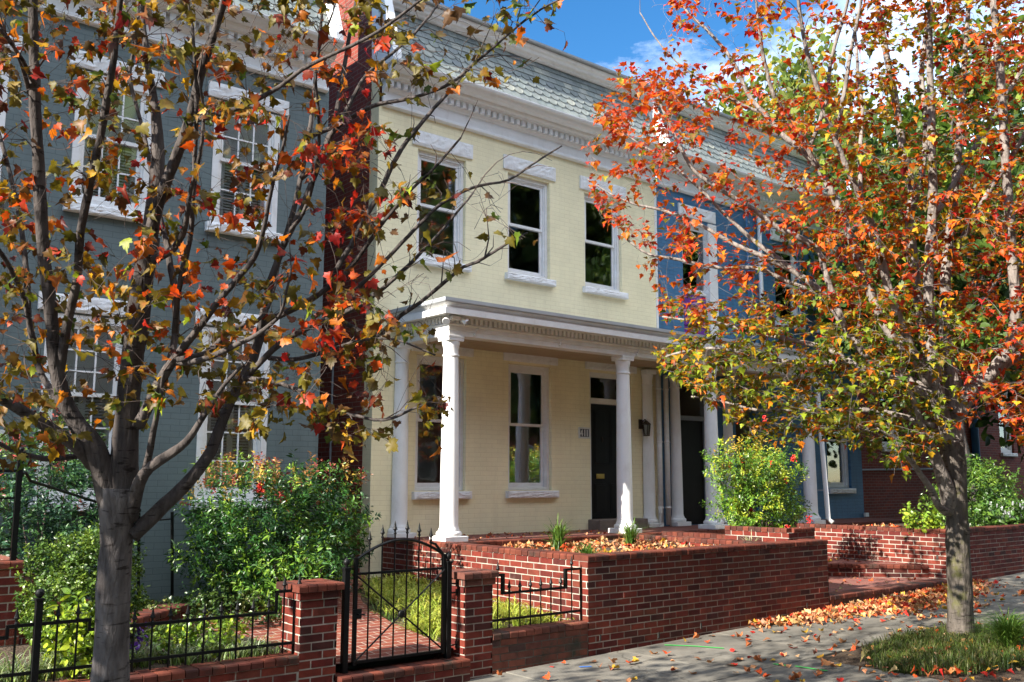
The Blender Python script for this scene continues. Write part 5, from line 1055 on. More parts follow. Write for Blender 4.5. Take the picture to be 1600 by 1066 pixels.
# ---------------- right street tree: fuller, red over green
DR_ = 10.1
tr = thing('maple_tree', 'fuller street maple with orange red and green leaves and a mossy trunk at the right', 'tree', (10.34, 5.04, .0), 'street maples')
T = Tree(tr, M['bark_moss'], M['twig_pale'])
RP = lambda seq, d0=0, d1=0: LP([(x, y, .95*w_) for x, y, w_ in seq], d0, d1, DR_)
T.limb(RP([(1504, 1018, 50), (1502, 1000, 44), (1500, 960, 40), (1498, 900, 38), (1496, 840, 36), (1494, 780, 35), (1491, 730, 38), (1488, 690, 36)]), 'trunk', 24)
RR = [
 ([(1486, 800, 26), (1478, 765, 24), (1466, 730, 20), (1455, 700, 15), (1440, 660, 11), (1425, 620, 9), (1410, 575, 7)], 0, -.5),
 ([(1478, 800, 14), (1465, 790, 12), (1454, 765, 11), (1438, 742, 10), (1420, 716, 9), (1400, 690, 6), (1370, 670, 4)], -.1, -.9),
 ([(1490, 710, 32), (1492, 660, 28), (1490, 620, 26), (1482, 560, 20), (1476, 500, 18), (1478, 420, 16), (1486, 340, 14), (1495, 250, 12), (1503, 150, 10), (1510, 60, 8), (1515, -30, 6)], 0, .4),
 ([(1486, 700, 26), (1474, 650, 22), (1463, 600, 20), (1455, 540, 19), (1450, 470, 17), (1452, 400, 16), (1456, 330, 15), (1455, 250, 13), (1453, 170, 12), (1452, 80, 10), (1454, -30, 8)], 0, -.4),
 ([(1462, 610, 18), (1446, 590, 18), (1428, 556, 17), (1408, 508, 16), (1388, 450, 14), (1376, 400, 13), (1362, 350, 12), (1335, 290, 10), (1305, 220, 9), (1280, 150, 8), (1262, 90, 7), (1250, 20, 6), (1245, -30, 5)], 0, -.9),
 ([(1470, 650, 18), (1450, 560, 17), (1436, 470, 16), (1428, 400, 15), (1422, 345, 14), (1425, 300, 13), (1408, 215, 12), (1394, 131, 11), (1380, 60, 10), (1368, -20, 8)], .1, .8),
 ([(1425, 560, 14), (1380, 505, 14), (1345, 420, 14), (1320, 350, 13), (1298, 300, 12), (1278, 263, 11), (1250, 235, 10), (1225, 214, 9), (1195, 180, 8), (1169, 150, 7), (1143, 94, 6), (1108, 50, 5), (1075, 20, 4), (1050, -20, 3)], .1, 1.0),
 ([(1278, 263, 8), (1258, 225, 8), (1235, 185, 7), (1210, 150, 7), (1195, 100, 6), (1187, 56, 5), (1180, 0, 4), (1170, -40, 3)], .3, -.2),
 ([(1480, 640, 15), (1440, 605, 14), (1400, 582, 13), (1352, 555, 12), (1318, 510, 11), (1288, 462, 10), (1262, 440, 10), (1240, 425, 9), (1210, 400, 8), (1180, 378, 7), (1130, 332, 6), (1088, 290, 5), (1040, 250, 4), (1000, 225, 3), (965, 200, 2.5)], -.1, 1.0),
 ([(1320, 512, 10), (1290, 430, 10), (1278, 394, 10), (1245, 372, 10), (1210, 353, 9), (1169, 323, 8), (1115, 290, 7), (1080, 262, 6), (1049, 200, 5), (1030, 160, 4), (1015, 120, 3)], .1, .4),
 ([(1240, 425, 8), (1190, 400, 8), (1140, 378, 7), (1090, 350, 6), (1040, 330, 5), (990, 318, 4), (950, 300, 3), (918, 280, 2.5)], .5, 1.2),
 ([(1288, 462, 8), (1230, 440, 7), (1180, 420, 7), (1120, 418, 6), (1060, 405, 5), (1010, 395, 4), (975, 370, 3)], .4, .9),
 ([(1475, 640, 13), (1440, 612, 12), (1394, 590, 11), (1345, 575, 10), (1300, 567, 9), (1259, 571, 8), (1210, 562, 7), (1160, 550, 6), (1110, 545, 5), (1060, 552, 4), (1035, 560, 3)], -.2, .9),
 ([(1345, 575, 8), (1290, 545, 8), (1230, 530, 7), (1180, 520, 6), (1120, 505, 5), (1070, 500, 4), (1035, 495, 3)], .1, 1.3),
 ([(1460, 665, 10), (1410, 650, 9), (1360, 640, 8), (1300, 640, 7), (1240, 640, 6), (1180, 640, 5), (1120, 625, 4), (1080, 620, 3)], -.3, .2),
 ([(1496, 650, 28), (1515, 612, 25), (1540, 592, 23), (1560, 570, 21), (1580, 540, 20), (1586, 480, 18), (1580, 400, 16), (1574, 300, 15), (1568, 200, 14), (1560, 100, 13), (1552, 0, 11), (1548, -40, 9)], 0, -.5),
 ([(1555, 576, 15), (1590, 560, 13), (1630, 520, 11), (1670, 470, 9), (1700, 400, 7)], -.1, .5),
 ([(1482, 420, 11), (1510, 360, 10), (1545, 300, 9), (1580, 245, 8), (1610, 190, 7), (1640, 120, 5)], .2, -.6),
 ([(1453, 350, 10), (1490, 290, 10), (1520, 235, 9), (1555, 180, 8), (1590, 120, 7), (1620, 60, 5)], -.2, .7),
 ([(1424, 330, 10), (1440, 270, 10), (1445, 190, 9), (1440, 110, 8), (1450, 30, 7), (1458, -30, 5)], .4, .9),
 ([(1305, 220, 7), (1318, 150, 7), (1330, 80, 6), (1345, 10, 5), (1350, -30, 4)], -.5, -.9),
 ([(1262, 240, 7), (1290, 160, 7), (1300, 90, 6), (1320, 20, 5), (1330, -30, 4)], .4, .1),
 ([(1378, 405, 9), (1350, 330, 8), (1345, 250, 7), (1350, 170, 6), (1340, 100, 5), (1335, 30, 4)], -.3, .4),
 ([(1195, 180, 6), (1150, 160, 5), (1100, 130, 4), (1060, 100, 3), (1025, 60, 2.5), (1000, 20, 2)], .7, 1.1),
]
T.mb = M['bark_sunlit']
for q, a, b in RR: T.limb(RP(q, a, b), 'limb', 10)
T.freeze()
RRp = [(1000, -60), (1660, -60), (1680, 700), (1600, 700), (1560, 640), (1500, 660), (1470, 690), (1410, 745), (1350, 700), (1310, 690), (1270, 685), (1240, 690), (1170, 680), (1130, 650), (1090, 610), (1035, 580), (1030, 545), (1070, 500), (1020, 480), (1030, 440), (1000, 420), (935, 345), (905, 270), (925, 190), (965, 100), (1030, 110), (1010, 40)]
seeds = []
while len(seeds) < 3500:
    x, y = nr.uniform(900, 1690), nr.uniform(-300, 760)
    if not inpoly(x, max(y, -55), RRp) or (y < -60 and x < 1080-y): continue
    wgt = 1.0
    if x < 1270 and y < 470: wgt = .38
    if x > 1250 and y < 260: wgt = .72
    if x < 1330 and y < 130: wgt = .26
    if 1180 < x < 1300 and 260 < y < 440: wgt = .55
    if 1330 > x > 1080 and 400 < y < 470: wgt = .55
    if 940 < x < 1110 and 100 < y < 230: wgt = .9
    if x < 1040 and y < 100: wgt = .15
    if y > 480 and x < 1420: wgt = 1.25
    if x > 1280 and 300 < y < 480: wgt = 1.1
    if nr.random() > wgt/1.25: continue
    D = DR_+np.clip(nr.normal(.2, .95), -2.2, 2.3); seeds.append(atd(x, y, D))
order = np.argsort([np.min(np.linalg.norm(T.P-p, axis=1)) for p in seeds])
for i in order:
    C, tn = T.twig(seeds[i], .25); T.leaves(C, tn, int(nr.integers(5, 11)), .055, .88, .22, .05, .75)
for k in range(900):
    x, y = (nr.uniform(920, 1330), nr.uniform(-40, 470)) if k % 2 else (nr.uniform(920, 1640), nr.uniform(-40, 620))
    if inpoly(x, y, RRp): T.twig(atd(x, y, DR_+nr.normal(.2, .9)), .2)
def colR(b):
    n = len(b); px = np.array([to_px(p) for p in b]); x, y = px[:, 0], px[:, 1]
    k = vnoise(b, 1.5, 8); k2 = vnoise(b, 5, 9); w = np.zeros((n, 9))
    low = np.clip((y-430-90*(k-.5))/110, 0, 1)*(x < 1500); mid = np.clip(np.exp(-((x-1430)/130)**2-((y-210)/170)**2)*(.4+1.3*k), 0, 1)+.5*(k > .58)*(x > 1250)*(y < 430)
    out = np.clip((1300-x)/200, 0, 1)*(y < 470)
    w[:, 0] = 1.5*low+.7*mid+.25; w[:, 1] = 2.4*low*(k2 > .34)+1.1*mid*(k > .4)+.15; w[:, 2] = .8*low+.45*mid+.3*(k < .4); w[:, 3] = .45*low+.35*mid+.25; w[:, 4] = 1.0*(1-low*.45)*(1-.5*np.minimum(mid, 1))+.4*(k2 > .6); w[:, 5] = 1.2*(1-low*.88)*(1-.6*mid)+.5*out; w[:, 6] = 1.25*(1-low*.85)*(k2 > .42)*(1-.6*np.minimum(mid, 1))+.35*out*(k < .55); w[:, 7] = .3*(x > 1400)*(k < .5)+.06; w[:, 8] = .04+.18*(x < 1100)*(y < 260)
    w = np.maximum(w, .01); w /= w.sum(1, keepdims=True); cs = np.array([GREEN, YGREEN, OLIVE, GOLD, ORANGE, VERM, RED, WINE, BROWN])
    i = (w.cumsum(1) > nr.random((n, 1))).argmax(1); i2 = (w.cumsum(1) > nr.random((n, 1))).argmax(1)
    j = 1+nr.normal(0, .18, (n, 1)); return np.clip((.6*cs[i]+.4*cs[i2])*j, .004, .9), np.clip(cs[i]*j, .004, .9)
T.finish(colR, M['leaf'], MAPLE_S, .22, .35)

# ---------------- trees further off
def bigtree(name, lab, x, y, h, rad, z0, cols, wts, nl, leaf=.3, trunk=.25, seed=1, group=None, shape=OVAL, clumps=60):
    t = thing(name, lab, 'tree', (x, y, 0), group); r = np.random.default_rng(seed); g0 = sw(x)-.3
    mb = MB(); zc = (z0+h)/2
    mb.tube([(x, y, g0), (x+.1, y, z0*.6), (x-.05, y+.1, z0), (x, y, zc), (x+.1, y, h*.85)], [trunk*1.3, trunk, trunk*.85, trunk*.5, trunk*.15], 10)
    cl = r.normal(0, 1, (clumps, 3)); cl /= np.linalg.norm(cl, axis=1, keepdims=True); cl *= (r.random((clumps, 1))**.45); cl = cl*np.array([rad, rad, (h-z0)/2])+np.array([x, y, zc])
    for c in cl[:26]:
        b = np.array([x, y, z0+(c[2]-z0)*.35]); b[2] = max(b[2], z0*.8); m_ = (b+c)/2+np.array([0, 0, .12*rad]); mb.tube([b, m_, c], [trunk*.32, trunk*.2, trunk*.06], 5, cap=False)
    mb.build('trunk', M['bark'], t, True)
    i = r.integers(0, clumps, nl); cr = rad*.26*(.6+.9*r.random(clumps)); o = r.normal(0, 1, (nl, 3)); o /= np.linalg.norm(o, axis=1, keepdims=True); o *= (r.random((nl, 1))**.5); b = cl[i]+o*cr[i][:, None]*np.array([1.15, 1.15, .8])
    d = r.normal(0, 1, (nl, 3)); d[:, 2] -= .5; n = r.normal(0, 1, (nl, 3))*.8+np.array([0, 0, .6]); cc = np.array(cols)
    tone = r.choice(len(cc), clumps, p=np.array(wts)/sum(wts)); alt = r.choice(len(cc), nl, p=np.array(wts)/sum(wts)); pick = np.where(r.random(nl) < .65, tone[i], alt)
    c = np.clip(cc[pick]*(1+r.normal(0, .2, (nl, 1))), .004, .9); leaf_mesh('foliage', b, d, n, leaf*np.exp(r.normal(0, .25, nl)), c, c*.9, shape, M['leaf'], t)
    return t
bigtree('tall_tree', 'tall dense green leafed tree behind the red maple at the right edge', 18.0, 8.5, 10.4, 2.7, 2.6, [(.045, .09, .018), (.09, .16, .02), (.20, .26, .03)], [3, 3, 1.2], 12000, .17, .17, 3, 'background trees', OVAL, 80)
bigtree('tall_tree', 'green tree further along the street behind the brick house porch', 25, 8.8, 12.0, 4.0, 2.4, [(.04, .08, .018), (.08, .13, .02), (.15, .2, .03)], [3, 3, 1], 10500, .24, .2, 4, 'background trees', OVAL, 80)
bigtree('tall_tree', 'yellow green tree crown rising beyond the white roof cornice', 37, 25.5, 22, 5.2, 11, [(.20, .24, .03), (.34, .32, .03), (.42, .28, .03), (.12, .18, .03)], [3, 3, 1.5, 2], 9000, .34, .3, 5, 'background trees', OVAL, 70)
bigtree('tall_tree', 'mid green tree crown between the yellow crown and the right edge', 44, 21, 17, 5.5, 6, [(.05, .10, .02), (.10, .16, .03), (.2, .24, .03)], [3, 3, 1.5], 9000, .42, .3, 6, 'background trees', OVAL, 70)
# across the street and down the kerb: out of the frame, seen in the panes and as shade
for k, (x, y, h, rd) in enumerate(((1, -8.5, 14, 5), (9, -8.5, 17, 5), (16.5, -8, 19, 4.4), (27.6, -8.5, 19, 5.0), (36, -9, 19, 6), (-9, -9, 13, 5.5))):
    bigtree('tall_tree', 'big green tree across the street, reflected in the dark window panes', x, y, h, rd, 2.0, [(.08, .13, .03), (.14, .19, .03), (.32, .22, .04)], [3, 3, 1.4], 9000, .6, .3, 20+k, 'trees across the street', OVAL, 70)
bigtree('street_tree', 'street tree further back along the kerb, just left of the frame', -3.2, 5.0, 6.4, 2.3, 2.0, [OLIVE, ORANGE, RED, BROWN], [2, 2, 1, 2], 1500, .12, .1, 31, None, MAPLE_S, 60)

# houses across the street: behind the viewer, seen in the panes
for k, (x0, x1, h, lab, c1, c2) in enumerate(((-12, 1, 9.2, 'dark red brick house across the street, left of the other two', (.16, .035, .025), (.10, .03, .02)), (1.2, 17, 8.4, 'brown brick house across the street, opposite the gate', (.13, .07, .045), (.09, .05, .035)), (17.2, 40, 9.6, 'deep red brick house across the street, opposite the long planter', (.17, .03, .022), (.11, .025, .02)))):
    hs = thing('brick_row_house', lab, 'house', ((x0+x1)/2, -18, 0), 'houses across the street'); m_ = painted_brick('opposite_brick', c1, (.2, .16, .13), col2=c2, rough=.85)
    mb = MB(); mb.box(x0, x1, -26, -18, -.4, h); mb.build('wall', m_, hs)
    mb = MB(); mb.box(x0-.2, x1+.2, -26, -17.6, h, h+.35); mb.build('roof', M['white'], hs)
    n = int((x1-x0)/2.3)
    for i in range(n):
        for z in (1.6, 5.0):
            x = x0+1.1+i*2.3; mb = MB(); mb.box(x-.5, x+.5, -18.02, -17.95, z, z+1.9); o = mb.build('window', M['white'], hs); mb = MB(); mb.box(x-.42, x+.42, -17.96, -17.94, z+.08, z+1.82); mb.build('pane', M['plaque_dark'], o)

# ================================================================== SHRUBS AND BEDS
def shrub(name, lab, c, rad, nspray, per, leaf, cols, wts, matk='evergreen', shape=LANCE, group=None, up=.5, seed=0, hollow=.45, berries=None, stems=9, topcols=None, zfloor=None, flat=.45, cat='shrub', waist=0):
    """sprays of small leaves set through an uneven rounded crown, on bare stems"""
    t = thing(name, lab, cat, (c[0], c[1], c[2]-rad[2]), group); r = np.random.default_rng(seed+50)
    v = r.normal(0, 1, (nspray, 3)); v /= np.linalg.norm(v, axis=1, keepdims=True); rr = (hollow+(1-hollow)*r.random((nspray, 1))**.6)
    lump = 1+.42*(vnoise(v*1.0+seed, 2.2, seed+1)[:, None]-.5)*2
    sp = np.array(c)+v*rr*lump*np.array(rad)
    if waist: f = 1-waist*np.exp(-((sp[:, 2]-c[2]-.02)/(.26*rad[2]))**2); sp[:, 0] = c[0]+(sp[:, 0]-c[0])*f; sp[:, 1] = c[1]+(sp[:, 1]-c[1])*f
    if zfloor is not None: sp[:, 2] = np.maximum(sp[:, 2], zfloor+.02*r.random(nspray))
    mb = MB(); base = np.array([c[0], c[1], c[2]-rad[2]])
    for k in range(stems):
        p = sp[k*max(1, nspray//stems)]; b = base+np.array([r.normal(0, .12)*rad[0], r.normal(0, .12)*rad[1], -.05]); mb.tube([b, (b+p)/2+np.array([0, 0, .1*rad[2]]), p], [.012, .009, .004], 5, cap=False)
    mb.build('stems', M['twig'], t)
    n = nspray*per; i = np.repeat(np.arange(nspray), per); ax = v[i]*.7+r.normal(0, .35, (nspray, 3))[i]; ax[:, 2] += up; ax /= np.linalg.norm(ax, axis=1, keepdims=True)
    tt = r.random((n, 1)); sd = r.normal(0, 1, (n, 3)); sd -= ax*(sd*ax).sum(1, keepdims=True); sd /= np.linalg.norm(sd, axis=1, keepdims=True)
    b = sp[i]+ax*(tt-.4)*leaf*4.2+sd*leaf*.25
    d = sd*.8+ax*.55+r.normal(0, .2, (n, 3)); d[:, 2] -= .15; nn = r.normal(0, 1, (n, 3))*(1-flat)+np.array([0, 0, 1])*flat+v[i]*.35
    cc = np.array(cols); tone = r.choice(len(cc), nspray, p=np.array(wts)/sum(wts)); col = cc[tone][i]
    if topcols is not None:
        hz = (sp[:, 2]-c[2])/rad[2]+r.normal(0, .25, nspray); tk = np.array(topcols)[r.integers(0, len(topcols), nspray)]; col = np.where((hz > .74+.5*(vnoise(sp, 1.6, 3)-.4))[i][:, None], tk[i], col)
    col = np.clip(col*(1+r.normal(0, .22, (n, 1))), .004, .9)
    leaf_mesh('foliage', b, d, nn, leaf*np.exp(r.normal(0, .22, n)), col, col*.92, shape, M[matk], t, .15, .2)
    if berries:
        for bc, nb in berries:
            bb = MB()
            for q in range(nb): o = np.clip(r.normal(0, 1, 3), -1.4, 1.4)*np.array([.020, .020, .032]); bb.ball((bc[0]+o[0], bc[1]+o[1], bc[2]+o[2]), .0105, 5)
            bb.build('berry_cluster', M['berry'], t, True)
    return t
M['berry'] = mat('red_berry', (.55, .015, .012), .3, .5)
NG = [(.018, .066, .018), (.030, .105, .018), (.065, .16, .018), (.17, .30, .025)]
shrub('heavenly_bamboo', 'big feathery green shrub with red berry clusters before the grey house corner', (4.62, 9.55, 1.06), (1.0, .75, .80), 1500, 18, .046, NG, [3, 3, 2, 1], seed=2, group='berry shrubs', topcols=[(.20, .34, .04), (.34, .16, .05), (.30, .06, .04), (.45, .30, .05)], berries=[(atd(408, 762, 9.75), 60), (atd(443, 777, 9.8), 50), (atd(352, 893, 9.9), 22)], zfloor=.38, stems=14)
shrub('heavenly_bamboo', 'shaded dark green shrub in front of the passage right of the berry shrub', (5.35, 10.05, .92), (.5, .45, .66), 300, 14, .055, [(.025, .075, .025), (.045, .11, .03), (.08, .17, .03)], [3, 3, 1], seed=4, group='berry shrubs', zfloor=.36)
shrub('heavenly_bamboo', 'low bright ferny green shrub behind the left gate pier', (4.55, 8.9, .62), (.5, .35, .36), 120, 12, .055, [(.06, .16, .03), (.14, .28, .03), (.22, .34, .04)], [2, 3, 2], seed=5, group='berry shrubs', zfloor=.3)
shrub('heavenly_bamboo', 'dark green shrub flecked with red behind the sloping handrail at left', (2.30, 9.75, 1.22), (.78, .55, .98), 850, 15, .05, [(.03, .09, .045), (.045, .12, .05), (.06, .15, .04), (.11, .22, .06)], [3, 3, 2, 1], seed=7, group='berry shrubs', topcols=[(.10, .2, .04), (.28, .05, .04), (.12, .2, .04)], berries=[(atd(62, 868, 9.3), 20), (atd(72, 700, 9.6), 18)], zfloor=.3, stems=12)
shrub('boxwood', 'round clipped boxwood with tiny leaves beside the left tree trunk', (2.22, 7.98, .74), (.42, .40, .48), 1300, 13, .026, [(.06, .12, .02), (.10, .18, .025), (.17, .25, .03)], [2, 3, 2], shape=OVAL, seed=8, hollow=.72, up=.7, zfloor=.24)
shrub('leafy_perennial', 'yellow green leafy plant in front of the clipped boxwood', (2.12, 7.45, .52), (.30, .17, .24), 110, 9, .05, [(.24, .36, .03), (.34, .42, .03), (.16, .28, .03)], [3, 3, 1], shape=OVAL, seed=9, hollow=.3, zfloor=.26, cat='plant')
shrub('leafy_perennial', 'bright yellow green seedlings between fence pickets near the gate pier', (3.02, 7.62, .40), (.42, .22, .14), 120, 9, .036, [(.22, .34, .03), (.32, .38, .03), (.14, .26, .03)], [3, 2, 2], shape=OVAL, seed=10, hollow=.3, zfloor=.28, cat='plant')
shrub('ground_ivy', 'dark green ground cover mound under the big berry shrub', (4.0, 9.05, .42), (.75, .5, .18), 240, 10, .03, [(.04, .09, .02), (.08, .14, .025), (.13, .15, .03)], [3, 3, 1], shape=OVAL, seed=11, hollow=.5, zfloor=.32, cat='plant')
shrub('pansy_plant', 'small purple flowering pansy behind the fence by the tree trunk', (2.52, 7.62, .42), (.09, .09, .13), 34, 6, .035, [(.12, .03, .32), (.18, .06, .42), (.05, .12, .03)], [3, 2, 2], shape=OVAL, seed=12, cat='flower', zfloor=.28)
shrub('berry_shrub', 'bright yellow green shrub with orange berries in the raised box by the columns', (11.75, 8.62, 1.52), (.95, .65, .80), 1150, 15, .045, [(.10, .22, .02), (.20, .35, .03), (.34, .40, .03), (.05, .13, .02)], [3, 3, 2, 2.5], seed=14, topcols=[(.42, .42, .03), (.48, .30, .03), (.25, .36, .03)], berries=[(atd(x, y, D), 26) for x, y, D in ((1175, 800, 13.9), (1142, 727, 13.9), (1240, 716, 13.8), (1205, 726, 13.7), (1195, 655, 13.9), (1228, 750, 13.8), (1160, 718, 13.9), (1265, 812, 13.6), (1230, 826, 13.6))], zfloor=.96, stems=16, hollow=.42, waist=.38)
shrub('green_bush', 'feathery green bush on the right planter behind the maple trunk', (17.9, 8.35, 1.42), (1.0, .6, .68), 850, 15, .06, [(.05, .12, .02), (.09, .19, .025), (.16, .26, .03)], [3, 3, 2], seed=16, zfloor=.85)
fp = shrub('flowering_plant', 'white flowered leafy plant along the right planter top', (17.8, 7.62, 1.02), (1.25, .30, .25), 260, 10, .07, [(.05, .12, .02), (.08, .16, .025), (.12, .22, .03)], [3, 3, 1], shape=OVAL, seed=17, hollow=.4, zfloor=.88, cat='flower')
r = np.random.default_rng(5)
for q in range(70):
    cen = np.array([r.uniform(17.0, 19.1), r.uniform(7.30, 7.65), 1.0+.32*r.random()]); an = np.arange(5)*2*math.pi/5+r.random(); dd = np.stack([np.cos(an), -.35+0*an, np.sin(an)], 1)
    leaf_mesh('flower', np.tile(cen, (5, 1)), dd, np.tile([[-.35, -1, .35]], (5, 1))+r.normal(0, .2, (5, 3)), np.full(5, .042), np.full((5, 3), .82), np.full((5, 3), .80), OVAL, M['leaf'], fp)
shrub('leafy_perennial', 'small yellow green plant at the planter corner left of the maple trunk', (14.55, 7.6, 1.02), (.32, .22, .22), 80, 9, .06, [(.18, .30, .03), (.28, .36, .03)], [1, 1], shape=OVAL, seed=19, zfloor=.88, cat='plant')

def grass(name, lab, pts, h, reach, wd, cA, cB, kind='stuff', cat='grass', parent=None, jit=.25):
    n = len(pts); an = nr.random(n)*2*math.pi; L_ = reach*(.35+.9*nr.random(n)); ln = np.stack([np.cos(an)*L_, np.sin(an)*L_], 1)
    o = blades(name, np.array(pts), h*(1+nr.normal(0, jit, n)), ln, wd*(.7+.6*nr.random(n)), cA(n), cB(n), parent)
    if parent is None: tag(o, lab, cat, None, kind)
    return o
def tufts(n, per, fx, fy, fz, spread=.03, ok=None):
    o = []
    while len(o) < n*per:
        x, y = nr.uniform(*fx), nr.uniform(*fy)
        if ok and not ok(x, y): continue
        for q in range(per): a, b = x+nr.normal(0, spread), y+nr.normal(0, spread); o.append((a, b, fz(a, b)))
    return o
LIR_A = lambda n: pal([(.10, .18, .03), (.16, .24, .04), (.28, .30, .05)], n, [3, 3, 1.5]); LIR_B = lambda n: pal([(.22, .30, .05), (.40, .42, .14), (.42, .40, .06)], n, [3, 2, 2])
VAR_B = lambda n: pal([(.30, .38, .20), (.55, .58, .42), (.20, .28, .08)], n, [2, 3, 2])
lir = lambda x, y: (np.interp(y, [7.2, 8.4, 9.5, 10.4], [5.28, 5.36, 5.66, 6.25]) < x < 6.80)
grass('lilyturf', 'yellow green lilyturf bed between the garden path and the planter wall', tufts(330, 13, (5.25, 6.8), (7.32, 10.3), yard, .03, lir), .15, .24, .011, lambda n: pal([(.16, .26, .03), (.24, .32, .04), (.36, .38, .05)], n, [3, 3, 1.5]), lambda n: pal([(.36, .44, .05), (.55, .54, .08), (.60, .56, .14)], n, [3, 3, 1.5]))
grass('lilyturf', 'variegated lilyturf edging behind the left iron fence', tufts(260, 12, (-2.5, 3.62), (7.32, 7.62), lambda x, y: yard(x, y)+.0, .03), .16, .17, .009, LIR_A, VAR_B)
grass('groundcover', 'low green ground cover across the grey house garden bed', tufts(330, 10, (2.7, 5.5), (8.4, 10.4), yard, .05, lambda x, y: not (pathpoly(y)[0]-.02 < x < pathpoly(y)[1])), .09, .09, .012, lambda n: pal([(.04, .09, .02), (.07, .12, .03)], n), lambda n: pal([(.08, .15, .03), (.14, .18, .04)], n))
gp = lambda x, y: sw(x)+.0
el = lambda x, y: ((x-9.75)/1.42)**2+((y-4.72)/.70)**2 < 1
grass('lawn_patch', 'shaggy grass patch around the foot of the right maple', tufts(820, 12, (7.95, 11.25), (3.86, 5.52), gp, .04, el), .125, .10, .007, lambda n: pal([(.04, .075, .015), (.07, .095, .02), (.13, .11, .04)], n, [3, 3, 1.5]), lambda n: pal([(.08, .14, .02), (.12, .16, .03), (.22, .18, .07)], n, [3, 3, 1.8]))
def clump(lab, x, y, z, n, h, reach, wd=.012, cat='plant', name='daylily_clump', grp='strappy leaved clumps', A=LIR_A, B=LIR_B):
    t = thing(name, lab, cat, (x, y, z), grp); grass('leaves', None, [(x+nr.normal(0, .03), y+nr.normal(0, .03), z) for _ in range(n)], h, reach, wd, A, B, None, None, t)
DGA = lambda n: pal([(.06, .13, .02), (.10, .18, .03)], n); DGB = lambda n: pal([(.10, .22, .03), (.20, .30, .04)], n)
c = on_y(872, 851, 9.15); clump('strappy green clump among leaves in the planter, left of the other two', c[0], 9.15, .80, 130, .36, .30, A=DGA, B=DGB)
c = on_y(915, 864, 7.62); clump('low strappy green clump nearest the planter front corner', c[0], 7.62, .80, 110, .20, .26, A=DGA, B=DGB)
c = on_y(985, 845, 9.2); clump('strappy green clump in front of the second porch column', c[0], 9.2, .80, 120, .30, .34, A=DGA, B=DGB)
clump('pale straw spiky clump on the right end of the planter', 10.50, 7.85, .79, 34, .20, .24, .008, A=lambda n: pal([(.25, .28, .12), (.4, .36, .2)], n), B=lambda n: pal([(.5, .48, .3), (.35, .38, .2)], n))
clump('glossy dark green grass tuft right of the maple trunk foot', 9.95, 4.38, sw(10.0), 620, .40, .36, .008, 'grass', 'grass_tuft', None, DGA, DGB)

# ================================================================== FALLEN LEAVES
DRYC = [(.48, .22, .10), (.42, .13, .045), (.48, .07, .018), (.36, .022, .015), (.50, .31, .16), (.44, .27, .03), (.22, .10, .05)]
def litter(name, lab, pts, zf, size, wts, mat_='dry', lift=.004, layers=.02):
    n = len(pts); P = np.array([(x, y, zf(x, y)+lift+nr.random()*layers) for x, y in pts]); an = nr.random(n)*2*math.pi
    d = np.stack([np.cos(an), np.sin(an), nr.normal(0, .22, n)], 1); nn = np.stack([nr.normal(0, .45, n), nr.normal(0, .45, n), np.ones(n)], 1); c = pal(DRYC, n, wts, .2)
    return tag(leaf_mesh(name, P, d, nn, .64*size*np.exp(nr.normal(0, .25, n)), c, np.clip(c*1.05, 0, .9), MAPLE_S, M[mat_], None, .35, .6), lab, 'leaf litter', None, 'stuff')
W = [4, 3, 2.4, 1.6, 3, 1, 1.5]
pts = []
while len(pts) < 2700:
    x = nr.uniform(9.2, 15.0); y = 7.06-abs(nr.normal(0, 1))*.30*np.interp(x, [9.2, 10.6, 12, 13.5, 15], [.25, .9, 1.5, 1.2, .5])
    if y > 5.4 and nr.random() < np.interp(x, [9.2, 10.6, 11.6, 13.5, 15], [.10, .6, 1, .9, .3]): pts.append((x, y))
litter('leaf_drift', 'drift of orange and tan maple leaves heaped along the low curb', pts, lambda x, y: sw(x)+.02*max(0, 1-(7.06-y)), .085, W, layers=.035)
pts = []
while len(pts) < 1500:
    x, y = nr.uniform(7.05, 10.08), nr.uniform(7.32, 9.72)
    pts.append((x, y))
litter('leaf_litter', 'tan and orange leaf litter covering the soil of the long planter', pts, lambda x, y: .80+.02*math.sin(4*x+2*y)+.015*math.sin(7*y-x), .085, [5, 3, 1.2, .7, 4, 1, 2], layers=.03)
pts = [(nr.uniform(11.2, 14.2), nr.uniform(7.3, 8.5)) for _ in range(70)]; pts = [p for p in pts if p[0]+p[1] < 21.6]
litter('leaf_scatter', 'leaves scattered over the lower brick entry landing', pts, lambda x, y: .206, .08, W, layers=.008)
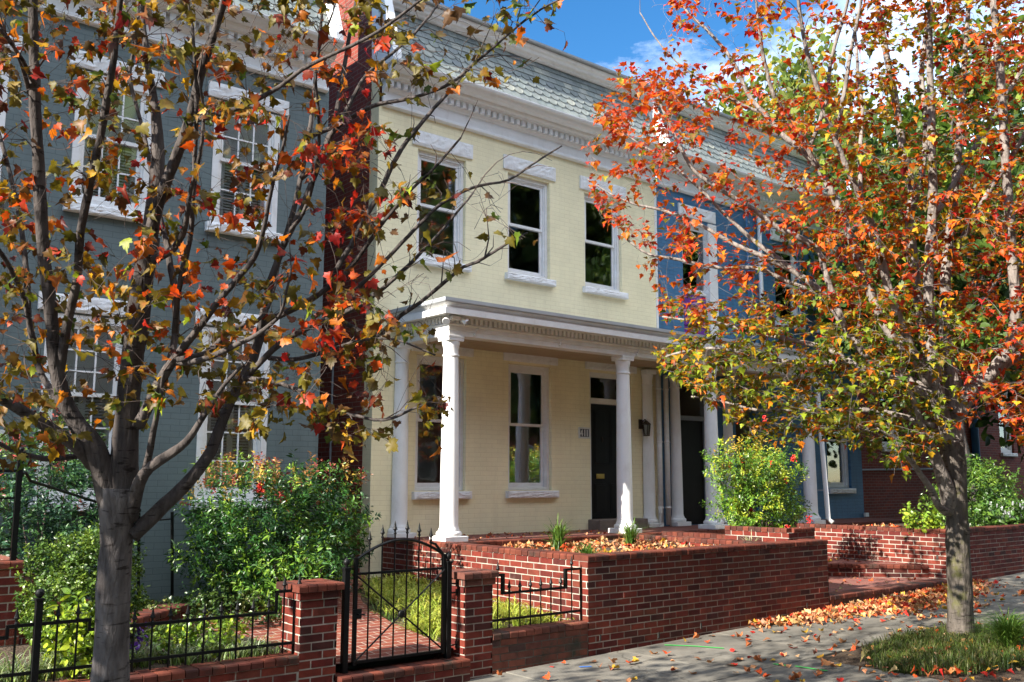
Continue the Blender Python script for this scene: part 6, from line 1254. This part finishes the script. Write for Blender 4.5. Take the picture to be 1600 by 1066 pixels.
pts = [(nr.uniform(12.6, 14.2), nr.uniform(8.2, 9.7)) for _ in range(60)]; pts = [p for p in pts if p[0]+p[1] > 21.95]
litter('leaf_scatter', 'leaves scattered over the upper brick entry landing', pts, lambda x, y: .402, .08, W, layers=.008)
pts = [(nr.uniform(14.55, 17), nr.uniform(7.4, 9.6)) for _ in range(220)]
litter('leaf_litter', 'leaf litter on the soil of the right planter', pts, lambda x, y: .848, .09, W, layers=.015)
pts = [(nr.uniform(8.0, 11.2), nr.uniform(3.85, 5.5)) for _ in range(170)]
litter('leaf_litter', 'leaves caught in the grass around the right maple', pts, lambda x, y: sw(x)+.03, .085, [4, 2, 2, 2, 3, 2, 1], layers=.05)
pts = [(nr.uniform(7.0, 10.6), nr.uniform(9.86, 10.9)) for _ in range(90)]
litter('leaf_scatter', 'few dry leaves on the porch floor', pts, lambda x, y: FZ+.002, .07, W, layers=.006)
# loose leaves on the pavement, each one a thing of its own
protos = []
for k in range(8):
    c = np.array([DRYC[k % 7]]); d = np.array([[1., 0, nr.normal(0, .1)]]); n = np.array([[nr.normal(0, .15), nr.normal(0, .15), 1.]])
    o = leaf_mesh('fallen_leaf', np.array([[-.045, 0, .012]]), d, n, np.array([.064]), c, c*1.05, MAPLE, M['dry'], None, .35, .5); tag(o, 'single fallen maple leaf lying loose on the grey sidewalk slabs', 'leaf', 'loose leaves on the sidewalk'); protos.append(o)
spots = []
while len(spots) < 270:
    x, y = nr.uniform(5.4, 16.5), nr.uniform(3.85, 7.03)
    if el(x, y): continue
    q = to_px((x, y, sw(x)))
    if not (700 < q[0] < 1600 and q[1] < 1075): continue
    p = .95 if vnoise(np.array([[x, y, 0]]), .9, 4)[0] > .45 else .25
    if x < 7.2: p *= .5
    if nr.random() < p: spots.append((x, y))
for i, (x, y) in enumerate(spots):
    if i < len(protos): o = protos[i]
    else: o = protos[int(nr.integers(0, 8))].copy(); COL.objects.link(o)
    o.location = (x, y, sw(x)+.004); s = .75+.55*nr.random(); o.scale = (s, s, s*(.6+.8*nr.random())); o.rotation_euler = (nr.normal(0, .10), nr.normal(0, .10), nr.random()*6.28)
